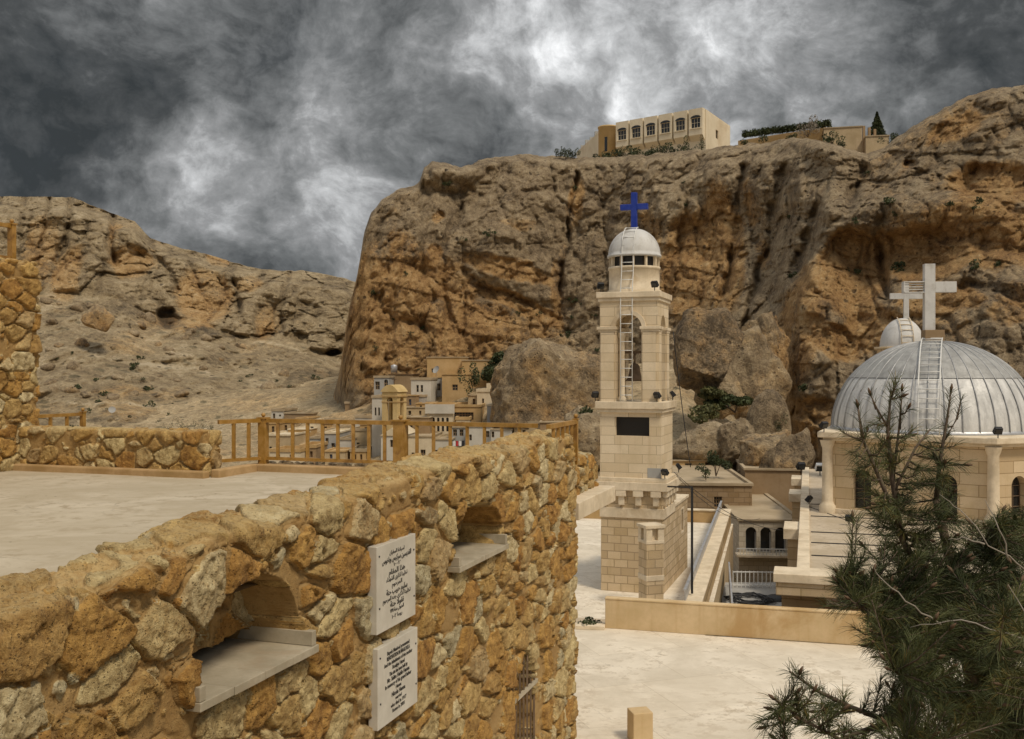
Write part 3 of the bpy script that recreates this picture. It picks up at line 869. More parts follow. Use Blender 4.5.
def hill_sheet():
    nx = 460; ny = 300
    cols = np.linspace(-140, 500, nx)
    tt = np.linspace(0, 1, ny)
    PX, T = np.meshgrid(cols, tt)
    top = lerp(HL_TOP, PX) + 1.2 * fbm(np.stack([PX.ravel() / 8, PX.ravel() * 0, PX.ravel() * 0], 1), 4, 177).reshape(PX.shape)
    PY = top + (462 - top) * T
    px = PX.ravel(); py = PY.ravel()
    mid = lerp(HL_MID, px) + 5 * fbm(np.stack([px / 30, px * 0, px * 0], 1), 4, 5)
    tp = top.ravel()
    q = np.stack([px / 40, py / 40, px * 0], 1)
    wx = px + 7 * fbm(q, 4, 121) + 2 * fbm(q * 5, 3, 123); wy = py + 7 * fbm(q, 4, 122) + 2 * fbm(q * 5, 3, 124)
    a = np.clip((py - mid) / (462 - mid), 0, 1)          # 0 at the foot of the crag, 1 at the valley
    b = np.clip((mid - py) / (mid - tp), 0, 1)           # 0 at the foot of the crag, 1 at the brow
    Dmid = lerp([(-140, 190), (0, 198), (150, 205), (300, 212), (500, 215)], px)
    Dlow = lerp([(-140, 128), (150, 128), (300, 130), (370, 140), (500, 150)], px)
    slope = Dlow + (Dmid - Dlow) * (1 - a) ** .9
    D = np.where(a > 0, slope, Dmid + 16 * b ** 1.1 + 9 * sstep(.80, 1.0, b))
    crag = sstep(-.02, .06, b)
    org = np.zeros_like(px); dark = np.zeros_like(px); pale = np.zeros_like(px)
    for (cx, cy, rx, ry, ro, dp, oo) in [(132, 264, 24, 17, .1, 3.5, .8), (205, 295, 30, 28, .2, 3.0, .75), (268, 320, 16, 18, 0, 3.0, .6), (218, 262, 14, 9, .3, 2, .6), (70, 275, 14, 30, .2, 2, .5), (305, 318, 18, 14, .2, 2, .45), (170, 321, 9, 8, .3, 4, 0), (330, 350, 7, 3, .2, 4, 0), (250, 285, 16, 9, .1, 2, .5),
                                         (112, 240, 8, 22, .1, 2, .2), (40, 250, 18, 40, .1, 1, .3)]:
        e = ell(wx, wy, cx, cy, rx, ry, ro, .35)
        D = D + dp * e
        org = np.maximum(org, oo * e)
        if oo == 0: dark = np.maximum(dark, .9 * e)
    for pts, wd, dp in [([(76, 198), (70, 215), (64, 232), (58, 262)], 5, 5), ([(112, 215), (110, 240), (114, 262)], 4, 4), ([(50, 200), (44, 225), (40, 250)], 3, 3), ([(150, 240), (158, 262), (178, 292)], 5, 3), ([(230, 262), (238, 290), (236, 312)], 4, 3), ([(290, 275), (282, 305), (280, 330)], 4, 3), ([(25, 200), (20, 240)], 4, 2)]:
        s_ = seg_dist(wx, wy, pts)
        D = D + .7 * dp * np.exp(-(s_ / (wd * .7)) ** 2)
        dark = np.maximum(dark, .30 * np.exp(-(s_ / (wd * .6)) ** 2))
    X = (px - 512) / 1000 * D; Z = (370 - py) / 1000 * D
    p = np.stack([X, D * .5, Z], 1)
    pw = p + 3 * np.stack([fbm(p / 10, 3, 131), fbm(p / 10, 3, 132), fbm(p / 10, 3, 133)], 1)
    f1, f2, r1, r2, _ = voronoi(pw / np.array([13, 13, 20.]), 141)
    D = D + crag * (1.2 - 3.6 * np.sqrt(np.clip(f2 - f1, 0, .6)))
    dark = np.maximum(dark, crag * .3 * np.exp(-((f2 - f1) / .06) ** 2))
    f1, f2, r1b, r2b, _ = voronoi(pw / np.array([4.6, 4.6, 5.2]), 143)
    D = D + crag * (.4 - 1.2 * np.sqrt(np.clip(f2 - f1, 0, .5)))
    D = D + crag * (2.2 * fbm(p / 15, 5, 151) + 1.1 * fbm(p / np.array([12, 12, 2.2]), 4, 153) + .5 * fbm(p / 2.6, 4, 155))
    fp = p + .8 * np.stack([fbm(p / 2.5, 3, 71), fbm(p / 2.5, 3, 72), fbm(p / 2.5, 3, 73)], 1)
    for cs_, am_, sd_ in ((9., 1.5, 91), (4.0, .7, 93), (1.8, .3, 95)):
        f1, f2, ra_, rb_, vv_ = voronoi(fp / np.array([cs_, cs_, cs_ * .8]), sd_)
        tl = vv_[:, 0] * (rb_ - .5) * 1.4 + vv_[:, 2] * (ra_ - .5) * 1.4
        D = D + crag * am_ * ((ra_ - .5) + tl) + crag * .3 * am_ * np.exp(-((f2 - f1) / .09) ** 2)
    D = D + crag * .6 * fbm(p / np.array([12, 12, 3.0]), 3, 97)
    # scree with old terraces and outcrops
    sc = 1 - crag
    f1, f2, r3, r4, _ = voronoi(pw / np.array([5., 9., 3.2]), 145)
    lump = sstep(.62, .9, r3) * np.clip(.55 - f1, 0, .5)
    D = D - sc * 7.5 * lump * sstep(.0, .15, a)
    ter = np.abs(((Z + 1.2 * fbm(p / 18, 3, 161)) / 3.1) % 1 - .5) * 2
    D = D + sc * (3.4 * fbm(p / np.array([20, 20, 9]), 5, 157) + 1.3 * fbm(p / 3.0, 4, 159) + .7 * ter * sstep(.3, .7, fbm(p / 30, 3, 165) + .5))
    for cs_, am_, sd_, pr_ in ((2.4, 1.6, 191, .62), (1.1, .9, 193, .45)):
        f1, f2, ra_, rb_, vv_ = voronoi(p / np.array([cs_, cs_ * 1.5, cs_ * .8]), sd_)
        D = D - sc * am_ * 2.2 * (ra_ > pr_) * np.clip(.5 - f1, 0, .4)
    path = np.exp(-(seg_dist(wx, wy, [(44, 372), (60, 363), (100, 356), (150, 361), (210, 368)]) / 2.0) ** 2) + .8 * np.exp(-(seg_dist(wx, wy, [(42, 400), (110, 405), (200, 408)]) / 2.0) ** 2) + .7 * np.exp(-(seg_dist(wx, wy, [(240, 335), (275, 348), (300, 352)]) / 2.0) ** 2)
    pale = .55 * path + sc * (.06 + .55 * fbm(p / np.array([9, 9, 3.5]), 5, 167)) + .06 + .10 * sstep(.5, .9, r2b)
    org = org + .3 * fbm(p / 14, 4, 169) + crag * .45 * (r2 - .5) - .12 + .06 * crag + sc * (.26 + .5 * fbm(p / np.array([10, 10, 5]), 4, 171))
    dark = np.maximum(dark, .35 * sstep(.78, .95, r4) * sc + sc * .8 * np.clip(fbm(p / 1.6, 3, 173) - .22, 0, .5))
    X = (px - 512) / 1000 * D; Z = (370 - py) / 1000 * D
    V = np.stack([X, D, Z], 1).reshape(ny, nx, 3)
    rows = []
    t0 = V[0]
    for back, dz in [(5, .6), (12, 1.0), (30, 0), (70, -6), (130, -30), (135, -80)]:
        rr = t0.copy()
        dirn = rr[:, :2] / np.linalg.norm(rr[:, :2], axis=1)[:, None]
        rr[:, :2] += dirn * back; rr[:, 2] += dz
        rows.append(rr)
    V = np.concatenate([np.stack(rows[::-1]), V]).reshape(-1, 3)
    m = len(rows) * nx
    pad = lambda a_, v: np.concatenate([np.full(m, v), a_])
    global HLV
    HLV = V[m:].reshape(ny, nx, 3)
    me = np_mesh('hillside', V, grid_faces(nx, ny + len(rows))[:, ::-1], {'orange': pad(org, .1), 'pale': pad(pale, .2), 'dark': pad(dark, 0), 'scrub': pad(sc, .5)})
    tag(link_mesh('hillside', me, MT['hill']), 'stony hillside with a crag along its brow', kind='structure')


hill_sheet()


def ico_rock(seed, sx, sy, sz, cuts=9, sub=4, rough=.12):
    import bmesh
    bm = bmesh.new()
    bmesh.ops.create_icosphere(bm, subdivisions=sub, radius=1.0)
    V = np.array([v.co[:] for v in bm.verts]); F = np.array([[v.index for v in f.verts] for f in bm.faces])
    bm.free()
    rg = np.random.RandomState(seed)
    for _ in range(cuts):
        n = rg.normal(size=3); n /= np.linalg.norm(n)
        lim = rg.uniform(.55, .85)
        dd = V @ n
        V = V - np.outer(np.maximum(dd - lim, 0) * .96, n)
    r = fbm(V * 1.7 + seed, 4, seed) * rough * 1.6 + fbm(V * 6 + seed, 4, seed + 3) * rough * .6 + (1 - 2 * np.abs(fbm(V * 4 + seed, 4, seed + 5))) * rough * .35
    nn = V / np.linalg.norm(V, axis=1)[:, None]
    V = V + nn * r[:, None]
    return V * np.array([sx, sy, sz]), F, rg


def boulder(px, py, d, sx, sy, sz, seed, label, rot=(0, 0, 0), orange=0.1, pale=.1, dark=0.0, group=None, sub=4, name='boulder', cuts=9, rough=.12):
    V, F, rg = ico_rock(seed, sx, sy, sz, cuts, sub, rough)
    vf = V + .25 * max(sx, sz) * np.stack([fbm(V / 2, 3, 1), fbm(V / 2, 3, 2), fbm(V / 2, 3, 3)], 1) * .4
    g1, g2, i1, i2, gv = voronoi(vf / (np.array([1, 1, 1.3]) * max(sx, sz) * .55), seed + 7)
    crack = np.exp(-((g2 - g1) / .05) ** 2)
    nn_ = V / np.maximum(np.linalg.norm(V, axis=1)[:, None], 1e-6)
    V = V + nn_ * (max(sx, sz) * (.05 * (i1 - .5) - .012 * crack))[:, None]
    dark = dark + .14 * crack + .3 * (i2 - .5)
    me = np_mesh(name, V, F, {'orange': np.full(len(V), orange) + .3 * fbm(V / max(sx, sz) * 1.5, 3, seed), 'pale': np.full(len(V), pale), 'dark': dark, 'scrub': np.zeros(len(V))})
    o = link_mesh(name, me, MT['boulder'])
    o.location = P(px, py, d); o.rotation_euler = rot
    return tag(o, label, 'boulder', group)


boulder(553, 402, 104, 6.5, 6, 6.6, 5, 'huge rounded brown rock at the cliff foot left of the bell tower', (.1, .1, .3), .26, -.08, .03, sub=6, cuts=7, rough=.12)
boulder(702, 357, 82, 3.2, 3.2, 4.0, 8, 'great grey slab of rock leaning just right of the bell tower', (.1, .35, .3), .18, -.16, .12, sub=6, cuts=16, rough=.10)
boulder(764, 352, 94, 3.4, 3, 4.2, 12, 'tawny cracked rock above the grey leaning slab', (0, .2, .2), .34, -.05, .05, sub=6, cuts=14, rough=.11)
boulder(722, 392, 84, 2.2, 2, 2.9, 14, 'tawny rock wedged right of the leaning slab', (0, -.3, .2), .25, .2, 0, sub=5)
boulder(757, 378, 88, 2.9, 2.4, 4.2, 15, 'broken rock at the foot of the orange buttress', (0, .1, .4), .2, .05, 0, sub=5)
boulder(768, 432, 77, 1.7, 1.6, 3.3, 16, 'smooth upright grey rock beside the orange buttress', (0, .05, .2), -.3, .05, .1, sub=5, cuts=3, rough=.06)
boulder(706, 445, 72, 3.0, 2.4, 2.1, 18, 'square cut tan rock above the flat brown roof', (0, .05, .3), .15, .15, 0, sub=5, cuts=12)
boulder(737, 446, 70, 1.6, 1.6, 2.2, 19, 'dark sided block of rock above the flat brown roof', (0, .2, .1), .0, .05, .15, sub=5, cuts=12)
boulder(765, 455, 67, 2.4, 1.8, 1.9, 21, 'brown rock behind the right end of the flat brown roof', (0, -.1, .2), .2, .05, 0, sub=5, cuts=10)
boulder(789, 462, 64, 1.6, 1.5, 2.6, 22, 'dark brown rock tight against the church corner', (0, .3, .2), .1, 0, .2, sub=5)
boulder(590, 445, 84, 2.8, 2.4, 2.6, 24, 'pale weathered rock between the railing end and the bell tower', (0, .1, .2), .1, .12, 0, sub=5)
boulder(583, 425, 90, 2.2, 2, 1.6, 25, 'grey rock above the railing end', (0, .3, .4), .1, .05, 0, sub=5)
boulder(97, 320, 178, 3.0, 2.6, 2.6, 31, 'pointed tawny boulder alone on the scree slope', (.1, .35, .2), .35, .1, 0, sub=4, cuts=12)

# rocks lying about the scree, fallen from the crag
rgk = np.random.RandomState(77)
for i in range(70):
    cx = rgk.uniform(44, 345); cy = float(lerp(HL_MID, cx)) + 6 + (428 - float(lerp(HL_MID, cx))) * rgk.uniform(0, 1) ** 1.3
    col_i = int((cx + 140) / 640 * 459); t0 = float(lerp(HL_TOP, cx)); row_i = int((cy - t0) / (462 - t0) * 299)
    q = HLV[row_i, col_i]; r_ = rgk.uniform(.5, 1.5) * (1.5 if rgk.rand() > .85 else 1)
    V_, F_, _ = ico_rock(900 + i, r_, r_ * rgk.uniform(.7, 1.1), r_ * rgk.uniform(.5, .9), 10, 2)
    me = np_mesh('rock', V_, F_, {'orange': np.full(len(V_), rgk.uniform(-.1, .4)), 'pale': np.full(len(V_), rgk.uniform(-.1, .3)), 'dark': np.full(len(V_), rgk.uniform(0, .3)), 'scrub': np.zeros(len(V_))})
    o = link_mesh('rock', me, MT['boulder']); o.location = q; o.rotation_euler = (rgk.uniform(-.4, .4), rgk.uniform(-.4, .4), rgk.uniform(0, 6))
    tag(o, 'fallen rock lying on the scree of the left hillside', 'rock', 'fallen rocks scattered over the left hillside')

# ------------------------------------------------------------------ terrace in front: frame u (right), v (along the wall), z
W0 = Vector((-5.781, 0, 0))


def L(u, v, z=0.0): return W0 + UU * u + VV * v + Vector((0, 0, z))


ML = Matrix.Translation(W0) @ Matrix.Rotation(RZ, 4, 'Z')
MLn = np.array(ML)


def dpx(px): return 5.781 / (.860 - px / 1000)


def vpx(px): return dpx(px) / math.cos(A)


FLOOR = -2.23
V_END = 21.7
TOPZ = [(-5, -1.85), (vpx(0), -1.74), (vpx(120), -1.66), (vpx(300), -1.55), (vpx(400), -1.43), (vpx(500), -1.38), (V_END, -1.35), (40, -1.35)]


def rubble_field(p, seed, cell=(.52, .58, .42), amp=1.0, flush=0.0):
    """height of the masonry surface and its stone mask at points p"""
    q = p + .06 * np.stack([fbm(p / .33, 3, seed + 1), fbm(p / .33, 3, seed + 2), fbm(p / .33, 3, seed + 3)], 1)
    f1, f2, r1, r2, vec = voronoi(q / np.array(cell), seed, .95)
    gap = f2 - f1
    thr = .035 + .09 * r2 * r2
    m = sstep(thr, thr + .055, gap) * (r1 > .08)
    core = sstep(thr, thr + .55, gap)
    ang = r1 * 40
    tilt = vec[:, 0] * np.cos(ang) * .6 + vec[:, 1] * np.cos(ang * 1.7) * .6 + vec[:, 2] * np.sin(ang * 1.3) * .6
    h = m * (.042 + .042 * r2 + .010 * core + .07 * tilt)
    h = h + m * (.014 * fbm(p / .12, 4, seed + 5) + .014 * (1 - 2 * np.abs(fbm(p / .08, 4, seed + 6))))
    h = h - .030 * np.exp(-((gap - thr + .012) / .022) ** 2) * (r1 > .08)      # joints raked round the stones
    # facets chipped off the stones
    c1, c2, k1, k2, cv = voronoi(q / .15, seed + 70)
    h = h + m * (.030 * (k1 - .5) + .05 * (cv[:, 0] * (k2 - .5) + cv[:, 2] * (k1 - .5) + cv[:, 1] * (k2 - .5)))
    c1, c2, k1, k2, cv = voronoi(q / .06, seed + 75)
    h = h + m * .010 * (k1 - .5)
    # small stones pressed into the joints
    s1, s2, a1, a2, sv = voronoi(q / np.array([.15, .15, .13]), seed + 90)
    ms = sstep(.10, .26, s2 - s1) * (a1 > .72) * (1 - m)
    h = h + ms * (.02 + .03 * a2)
    h = h + (1 - m) * .012 * fbm(p / .2, 3, seed + 8) + .03 * fbm(p / 1.3, 3, seed + 9)
    stone = np.maximum(m, ms)
    sid = np.where(ms > m, a2, (r1 - .08) / .92)
    return h * amp, stone, np.clip(sid, 0, 1), r2


NICHES = [(vpx(196) + .03, vpx(309), -2.93, .92, 1.5, 1.0), (vpx(457), vpx(503), -2.86, .84, 1.5, .8), (vpx(515), vpx(540), -9.0, 4.1, .5, .6)]


def hero_wall():
    r = .07; T = .56
    # columns: as dense as the eye can tell
    pxs = np.arange(-90, 578.01, .85)
    vs = np.concatenate([np.linspace(-2, vpx(-92), 60), [vpx(p) for p in pxs]])
    vs[-1] = V_END
    # cross-section path: up the face, over the top, down the inside
    path = []
    for z in np.concatenate([np.linspace(-9.2, -6.2, 50), np.linspace(-6.2, -r, 330)[1:]]): path.append((0.0, z, 1.0, 0.0))
    for a in np.linspace(0, math.pi / 2, 10)[1:]: path.append((-r + r * math.cos(a), -r + r * math.sin(a), math.cos(a), math.sin(a)))
    for x in np.linspace(-r, -T + r, 26)[1:]: path.append((x, 0.0, 0.0, 1.0))
    for a in np.linspace(math.pi / 2, math.pi, 8)[1:]: path.append((-T + r + r * math.cos(a), -r + r * math.sin(a), math.cos(a), math.sin(a)))
    for z in np.linspace(-r, -1.2, 24)[1:]: path.append((-T, z, -1.0, 0.0))
    path = np.array(path)
    nr = len(path); nc = len(vs)
    Vv, K = np.meshgrid(vs, np.arange(nr))
    v = Vv.ravel(); k = K.ravel()
    u = path[k, 0] - .10; zr = path[k, 1]; nu = path[k, 2]; nz = path[k, 3]
    top = np.interp(v, [a for a, b in TOPZ], [b for a, b in TOPZ])
    top = top + .11 * fbm(np.stack([v / .9, v * 0, v * 0], 1), 3, 300) + .02 * fbm(np.stack([v / .25, v * 0, v * 0], 1), 2, 301)
    z = zr + top + (-(u + .10) / T) * .10 * (zr > -.6)
    nv = sstep(V_END - .16, V_END, v)
    ln = np.sqrt(nu ** 2 + nz ** 2 + nv ** 2)
    n = np.stack([nu / ln, nv / ln, nz / ln], 1)
    p = np.stack([u, v, z], 1)
    h, stone, sid, sid2 = rubble_field(p, 200, amp=1.0)
    topm = sstep(.45, .95, nz)
    h = h * (1 - .40 * topm) + topm * (.03 * fbm(p / .35, 4, 310) + .012 * fbm(p / .09, 3, 311))
    # openings
    wob = .06 * fbm(p / .35, 3, 320)
    push = np.zeros_like(v); inn = np.zeros_like(v)
    for (v0, v1, z0, H, dep, roundness) in NICHES:
        c = (v0 + v1) / 2; hw = (v1 - v0) / 2
        e = np.clip(1 - ((v - c) / hw) ** 2, 0, 1) ** .42
        zt = z0 + H * e
        ins = np.minimum(np.minimum(v - v0, v1 - v), np.minimum(zt - z, z - z0 + .05)) + wob * (1 if H < 2 else .5)
        m = sstep(-.01, .05, ins) * (nu > .9)
        push = np.maximum(push, dep * m)
        inn = np.maximum(inn, m)
    h = h * (1 - .7 * inn)
    p = p + n * h[:, None]
    p[:, 0] -= push
    stone = stone * (1 - inn)
    V = p @ MLn[:3, :3].T + MLn[:3, 3]
    F = grid_faces(nc, nr)
    # the end of the wall, turning the corner away from the viewer
    xs = -np.concatenate([np.linspace(0, .56, 36), np.linspace(.56, 7.4, 60)[1:]])
    zs = np.linspace(-9.2, -1.35, 200)
    X2, Z2 = np.meshgrid(xs, zs)
    x2 = X2.ravel() - .10; z2 = np.where(x2 < -.6, np.minimum(Z2.ravel(), FLOOR), Z2.ravel())
    p2 = np.stack([x2, np.full_like(x2, V_END), z2], 1)
    n2 = np.stack([sstep(.16, 0, -x2 - .10), np.ones_like(x2), 0 * x2], 1); n2 /= np.linalg.norm(n2, axis=1)[:, None]
    h2, st2, sd2, se2 = rubble_field(p2, 200, amp=1.0)
    p2 = p2 + n2 * h2[:, None]
    V2 = p2 @ MLn[:3, :3].T + MLn[:3, 3]
    F2 = grid_faces(len(xs), len(zs), len(V))[:, ::-1]
    Vall = np.concatenate([V, V2])
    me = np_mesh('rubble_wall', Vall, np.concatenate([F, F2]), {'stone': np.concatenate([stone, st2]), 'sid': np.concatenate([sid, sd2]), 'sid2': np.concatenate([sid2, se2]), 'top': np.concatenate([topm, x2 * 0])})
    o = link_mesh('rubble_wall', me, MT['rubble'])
    return tag(o, 'long rubble stone wall in orange mortar with niches, nearest the viewer', 'wall')


hero = hero_wall()


def rubble_box(name, u0, u1, v0, v1, z0, z1, step, seed, label, cat='wall', amp=1.0, cell=(.40, .46, .33), r=.09, faces='fbrlt'):
    lo = np.array([u0, v0, z0]) + r; hi = np.array([u1, v1, z1]) - r
    Vs = []; Fs = []; at = {'stone': [], 'sid': [], 'sid2': [], 'top': []}; base = 0
    def face(o, a, b, flip):
        nonlocal base
        na = max(2, int(np.linalg.norm(a) / step) + 1); nb = max(2, int(np.linalg.norm(b) / step) + 1)
        s, t = np.meshgrid(np.linspace(0, 1, na), np.linspace(0, 1, nb))
        p = np.array(o) + s.ravel()[:, None] * np.array(a) + t.ravel()[:, None] * np.array(b)
        q = np.clip(p, lo, hi)
        q[:, 2] = np.maximum(q[:, 2], np.minimum(p[:, 2], hi[2]))
        dv = p - q; n = dv / np.maximum(np.linalg.norm(dv, axis=1)[:, None], 1e-6)
        p = q + n * r
        h, st, sd_, se = rubble_field(p, seed, cell, amp)
        tm = sstep(.5, .95, n[:, 2])
        p = p + n * (h * (1 - .4 * tm))[:, None]
        Vs.append(p @ MLn[:3, :3].T + MLn[:3, 3])
        f = grid_faces(na, nb, base)
        Fs.append(f[:, ::-1] if flip else f)
        base += len(p)
        at['stone'].append(st); at['sid'].append(sd_); at['sid2'].append(se); at['top'].append(tm)
    du, dv_, dz = (u1 - u0, 0, 0), (0, v1 - v0, 0), (0, 0, z1 - z0)
    if 'f' in faces: face((u0, v0, z0), du, dz, False)
    if 'b' in faces: face((u0, v1, z0), du, dz, True)
    if 'r' in faces: face((u1, v0, z0), dv_, dz, False)
    if 'l' in faces: face((u0, v0, z0), dv_, dz, True)
    if 't' in faces: face((u0, v0, z1), du, dv_, False)
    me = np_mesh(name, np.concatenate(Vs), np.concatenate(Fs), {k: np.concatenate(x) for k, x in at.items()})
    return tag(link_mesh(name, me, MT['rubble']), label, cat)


rubble_box('rubble_wall', -13.2, -12.3, 8.0, 19.95, FLOOR, 2.43, .03, 230, 'tall rubble stone wall at the left edge with a railing post on top', amp=1.1)
rubble_box('low_rubble_wall', -12.28, -7.35, 19.36, 19.92, FLOOR, -1.30, .022, 240, 'low rubble parapet across the back of the upper terrace', amp=.75, cell=(.5, .5, .4), faces='frtb')
rubble_box('rubble_wall', -1.7, -.55, 21.85, 25.2, -3.0, -2.0, .035, 250, 'short lower rubble wall past the end of the long wall, above the pale ledge', amp=1.2, faces='frtb')

# floor and kerbs of the upper terrace
m = MB()
nu, nv = 60, 90
pts = []
us = np.linspace(-13.0, -.45, nu); vs = np.linspace(-2, 20.75, nv)
Ug, Vg = np.meshgrid(us, vs)
pg = np.stack([Ug.ravel(), Vg.ravel(), 0 * Ug.ravel()], 1)
zg = FLOOR + .008 * fbm(pg / 2.0, 3, 400)
pw = np.stack([pg[:, 0], pg[:, 1], zg], 1) @ MLn[:3, :3].T + MLn[:3, 3]
tag(link_mesh('terrace_floor', np_mesh('terrace_floor', pw, grid_faces(nu, nv)), MT['terrace']), 'worn pale screed floor of the upper terrace', kind='structure')
m = MB()
KB = [(-12.28, -7.2, 19.12, 19.33), (-7.2, -6.98, 19.34, 20.72), (-7.2, -.58, 20.72, 21.1)]
for i, (a, b, c, d) in enumerate(KB):
    m.box(a, b, c, d, FLOOR - .05, FLOOR + (.14 if i == 0 else .17 if i == 1 else .16), ML)
o = m.build('kerb', MT['kerb'], bevel=.03)
tag(o, 'rounded ochre kerb round the back edge of the upper terrace', kind='structure')
# loose stones bedded on the outer strip below the railing
for i in range(26):
    u = -6.9 + i * .24 + random.uniform(-.08, .08)
    V_, F_, rg = ico_rock(500 + i, .11 + .08 * random.random(), .10, .06 + .03 * random.random(), 8, 2)
    me = np_mesh('stone', V_, F_, {'orange': np.full(len(V_), random.uniform(.1, .5)), 'pale': np.full(len(V_), random.uniform(.1, .5)), 'dark': np.zeros(len(V_)), 'scrub': np.zeros(len(V_))})
    st = link_mesh('stone', me, MT['boulder']); st.location = L(u, 21.17 + random.uniform(-.04, .08), FLOOR + .15); st.rotation_euler = (0, 0, random.uniform(0, 6))
    tag(st, 'loose rough stone on the kerb under the ochre railing', 'stone', 'stones along the kerb under the railing')

# ---- sills in the niches, grille
for (v0, v1, z0, H, dep, ro), nm in zip(NICHES[:2], ('near', 'far')):
    s = MB()
    n = 4
    for i in range(n):
        a = v0 - .06 + (v1 - v0 + .14) * i / n; b = v0 - .06 + (v1 - v0 + .14) * (i + 1) / n
        s.box(-.98, .07 + random.uniform(-.006, .006), a + .002, b - .002, z0 - .045 + random.uniform(-.002, .002), z0 + .035, ML)
    sill = s.build('window_sill', MT['slab'], hero, bevel=.006)
    e = MB(); e.box(-.96, .055, v1 - .03, v1 + .055, z0 + .038, z0 + .19, ML)
    e.box(-.12, .055, v0 - .05, v0 + .035, z0 + .038, z0 + .17, ML)
    e.build('sill_upstand', MT['slab'], hero, bevel=.006)
v0, v1 = NICHES[2][0], NICHES[2][1]
g = MB()
nb = 7
g2 = []
grille = empty('window_grille', (0, 0, 0), 0); grille.parent = hero
for i in range(nb):
    vv = v0 + .10 + (v1 - v0 - .2) * i / (nb - 1)
    hgt = -5.15 + .16 * math.sin(math.pi * i / (nb - 1))
    b = MB(); b.bar(L(-.08, vv, -9.0), L(-.08, vv, hgt - .12), .035, .035)
    b.add([L(-.08, vv - .03, hgt - .12), L(-.055, vv, hgt - .12), L(-.08, vv + .03, hgt - .12), L(-.105, vv, hgt - .12), L(-.08, vv, hgt + .05)], [(0, 1, 4), (1, 2, 4), (2, 3, 4), (3, 0, 4)])
    b.build('bar', MT['iron'], grille)
b = MB(); b.bar(L(-.07, v0 - .02, -5.62), L(-.07, v1 + .02, -5.62), .05, .07); b.bar(L(-.07, v0 - .02, -7.6), L(-.07, v1 + .02, -7.6), .05, .07)
b.build('cross_bar', MT['slab'], grille)

# pale ledge beyond the wall end
s = MB(); s.box(-1.8, -.06, 22.0, 25.3, -3.14, -2.78, ML)
o = s.build('stone_ledge', MT['trim'], bevel=.015)
tag(o, 'thick pale stone ledge jutting out just past the end of the long rubble wall', 'ledge')

# ---- marble plaques
TBL = {}
for cp in range(0xFE70, 0xFF00):
    dcm = unicodedata.decomposition(chr(cp)).split()
    if len(dcm) == 2 and dcm[0] in ('<isolated>', '<final>', '<initial>', '<medial>'): TBL[(chr(int(dcm[1], 16)), dcm[0][1:-1])] = chr(cp)
    if len(dcm) == 3 and dcm[0] in ('<isolated>', '<final>') and dcm[1] == '0644': TBL[(chr(0x644) + chr(int(dcm[2], 16)), dcm[0][1:-1])] = chr(cp)


def shape_arabic(t):
    """joined letter forms in visual order, right to left"""
    u = []
    i = 0
    while i < len(t):
        if t[i] == '\u0644' and i + 1 < len(t) and (t[i:i + 2], 'isolated') in TBL: u.append(t[i:i + 2]); i += 2
        else: u.append(t[i]); i += 1
    out = []
    for k, c in enumerate(u):
        joins_next = lambda q: (q, 'initial') in TBL
        can = (c, 'isolated') in TBL
        prev = k > 0 and joins_next(u[k - 1]) and (c, 'final') in TBL
        nxt = k + 1 < len(u) and joins_next(c) and (u[k + 1], 'final') in TBL
        form = 'medial' if prev and nxt else 'final' if prev else 'initial' if nxt else 'isolated'
        out.append(TBL.get((c, form), TBL.get((c, 'isolated'), c)) if can else c)
    s_ = ''.join(reversed(out))
    return s_


def text_mesh(txt, size, bold=0.0):
    cu = bpy.data.curves.new('lettering', 'FONT')
    cu.body = txt; cu.size = size; cu.align_x = 'CENTER'; cu.align_y = 'CENTER'
    cu.offset = bold; cu.extrude = .0015; cu.resolution_u = 2
    ob = bpy.data.objects.new('lettering', cu)
    COL.objects.link(ob)
    dg = bpy.context.evaluated_depsgraph_get()
    me = bpy.data.meshes.new_from_object(ob.evaluated_get(dg))
    bpy.data.objects.remove(ob)
    return me


def plaque(label, v0, v1, z0, z1, lines):
    c = L(.025, (v0 + v1) / 2, (z0 + z1) / 2)
    t = empty('marble_plaque', c, RZ, label, 'plaque')
    b = MB(); w_ = (v1 - v0) / 2; h_ = (z1 - z0) / 2
    b.box(-.10, .025, -w_, w_, -h_, h_)
    b.build('slab', MT['marble'], t, bevel=.006)
    rot = Matrix.Rotation(R(90), 4, 'Z') @ Matrix.Rotation(R(90), 4, 'X')
    n = len(lines); y = h_ - .075; pitch = (2 * h_ - .17) / n
    big = MB()
    for k, (txt, sz, bd, ln) in enumerate(lines):
        me = text_mesh(txt, sz, bd)
        vs = [v.co.copy() for v in me.vertices]
        if vs:
            wd = max(v.x for v in vs) - min(v.x for v in vs); sx = ln / wd if wd > 0 else 1
            cx = (max(v.x for v in vs) + min(v.x for v in vs)) / 2
            zc = h_ - .085 - pitch * (k + .5)
            M = Matrix.Translation((.0275, 0, zc)) @ rot
            big.add([M @ Vector(((v.x - cx) * sx, v.y, v.z)) for v in vs], [tuple(p.vertices) for p in me.polygons])
        bpy.data.meshes.remove(me)
    big.build('lettering', MT['ink'], t, uv=False)
    for (a, b_) in ((-w_ + .06, h_ - .12), (w_ - .06, h_ - .2), (-w_ + .07, -h_ + .3), (w_ - .05, -h_ + .25)):
        s_ = MB(); s_.tube([(.02, a, b_), (.033, a, b_)], .012, 8); s_.build('screw', MT['black_metal'], t)
    return t


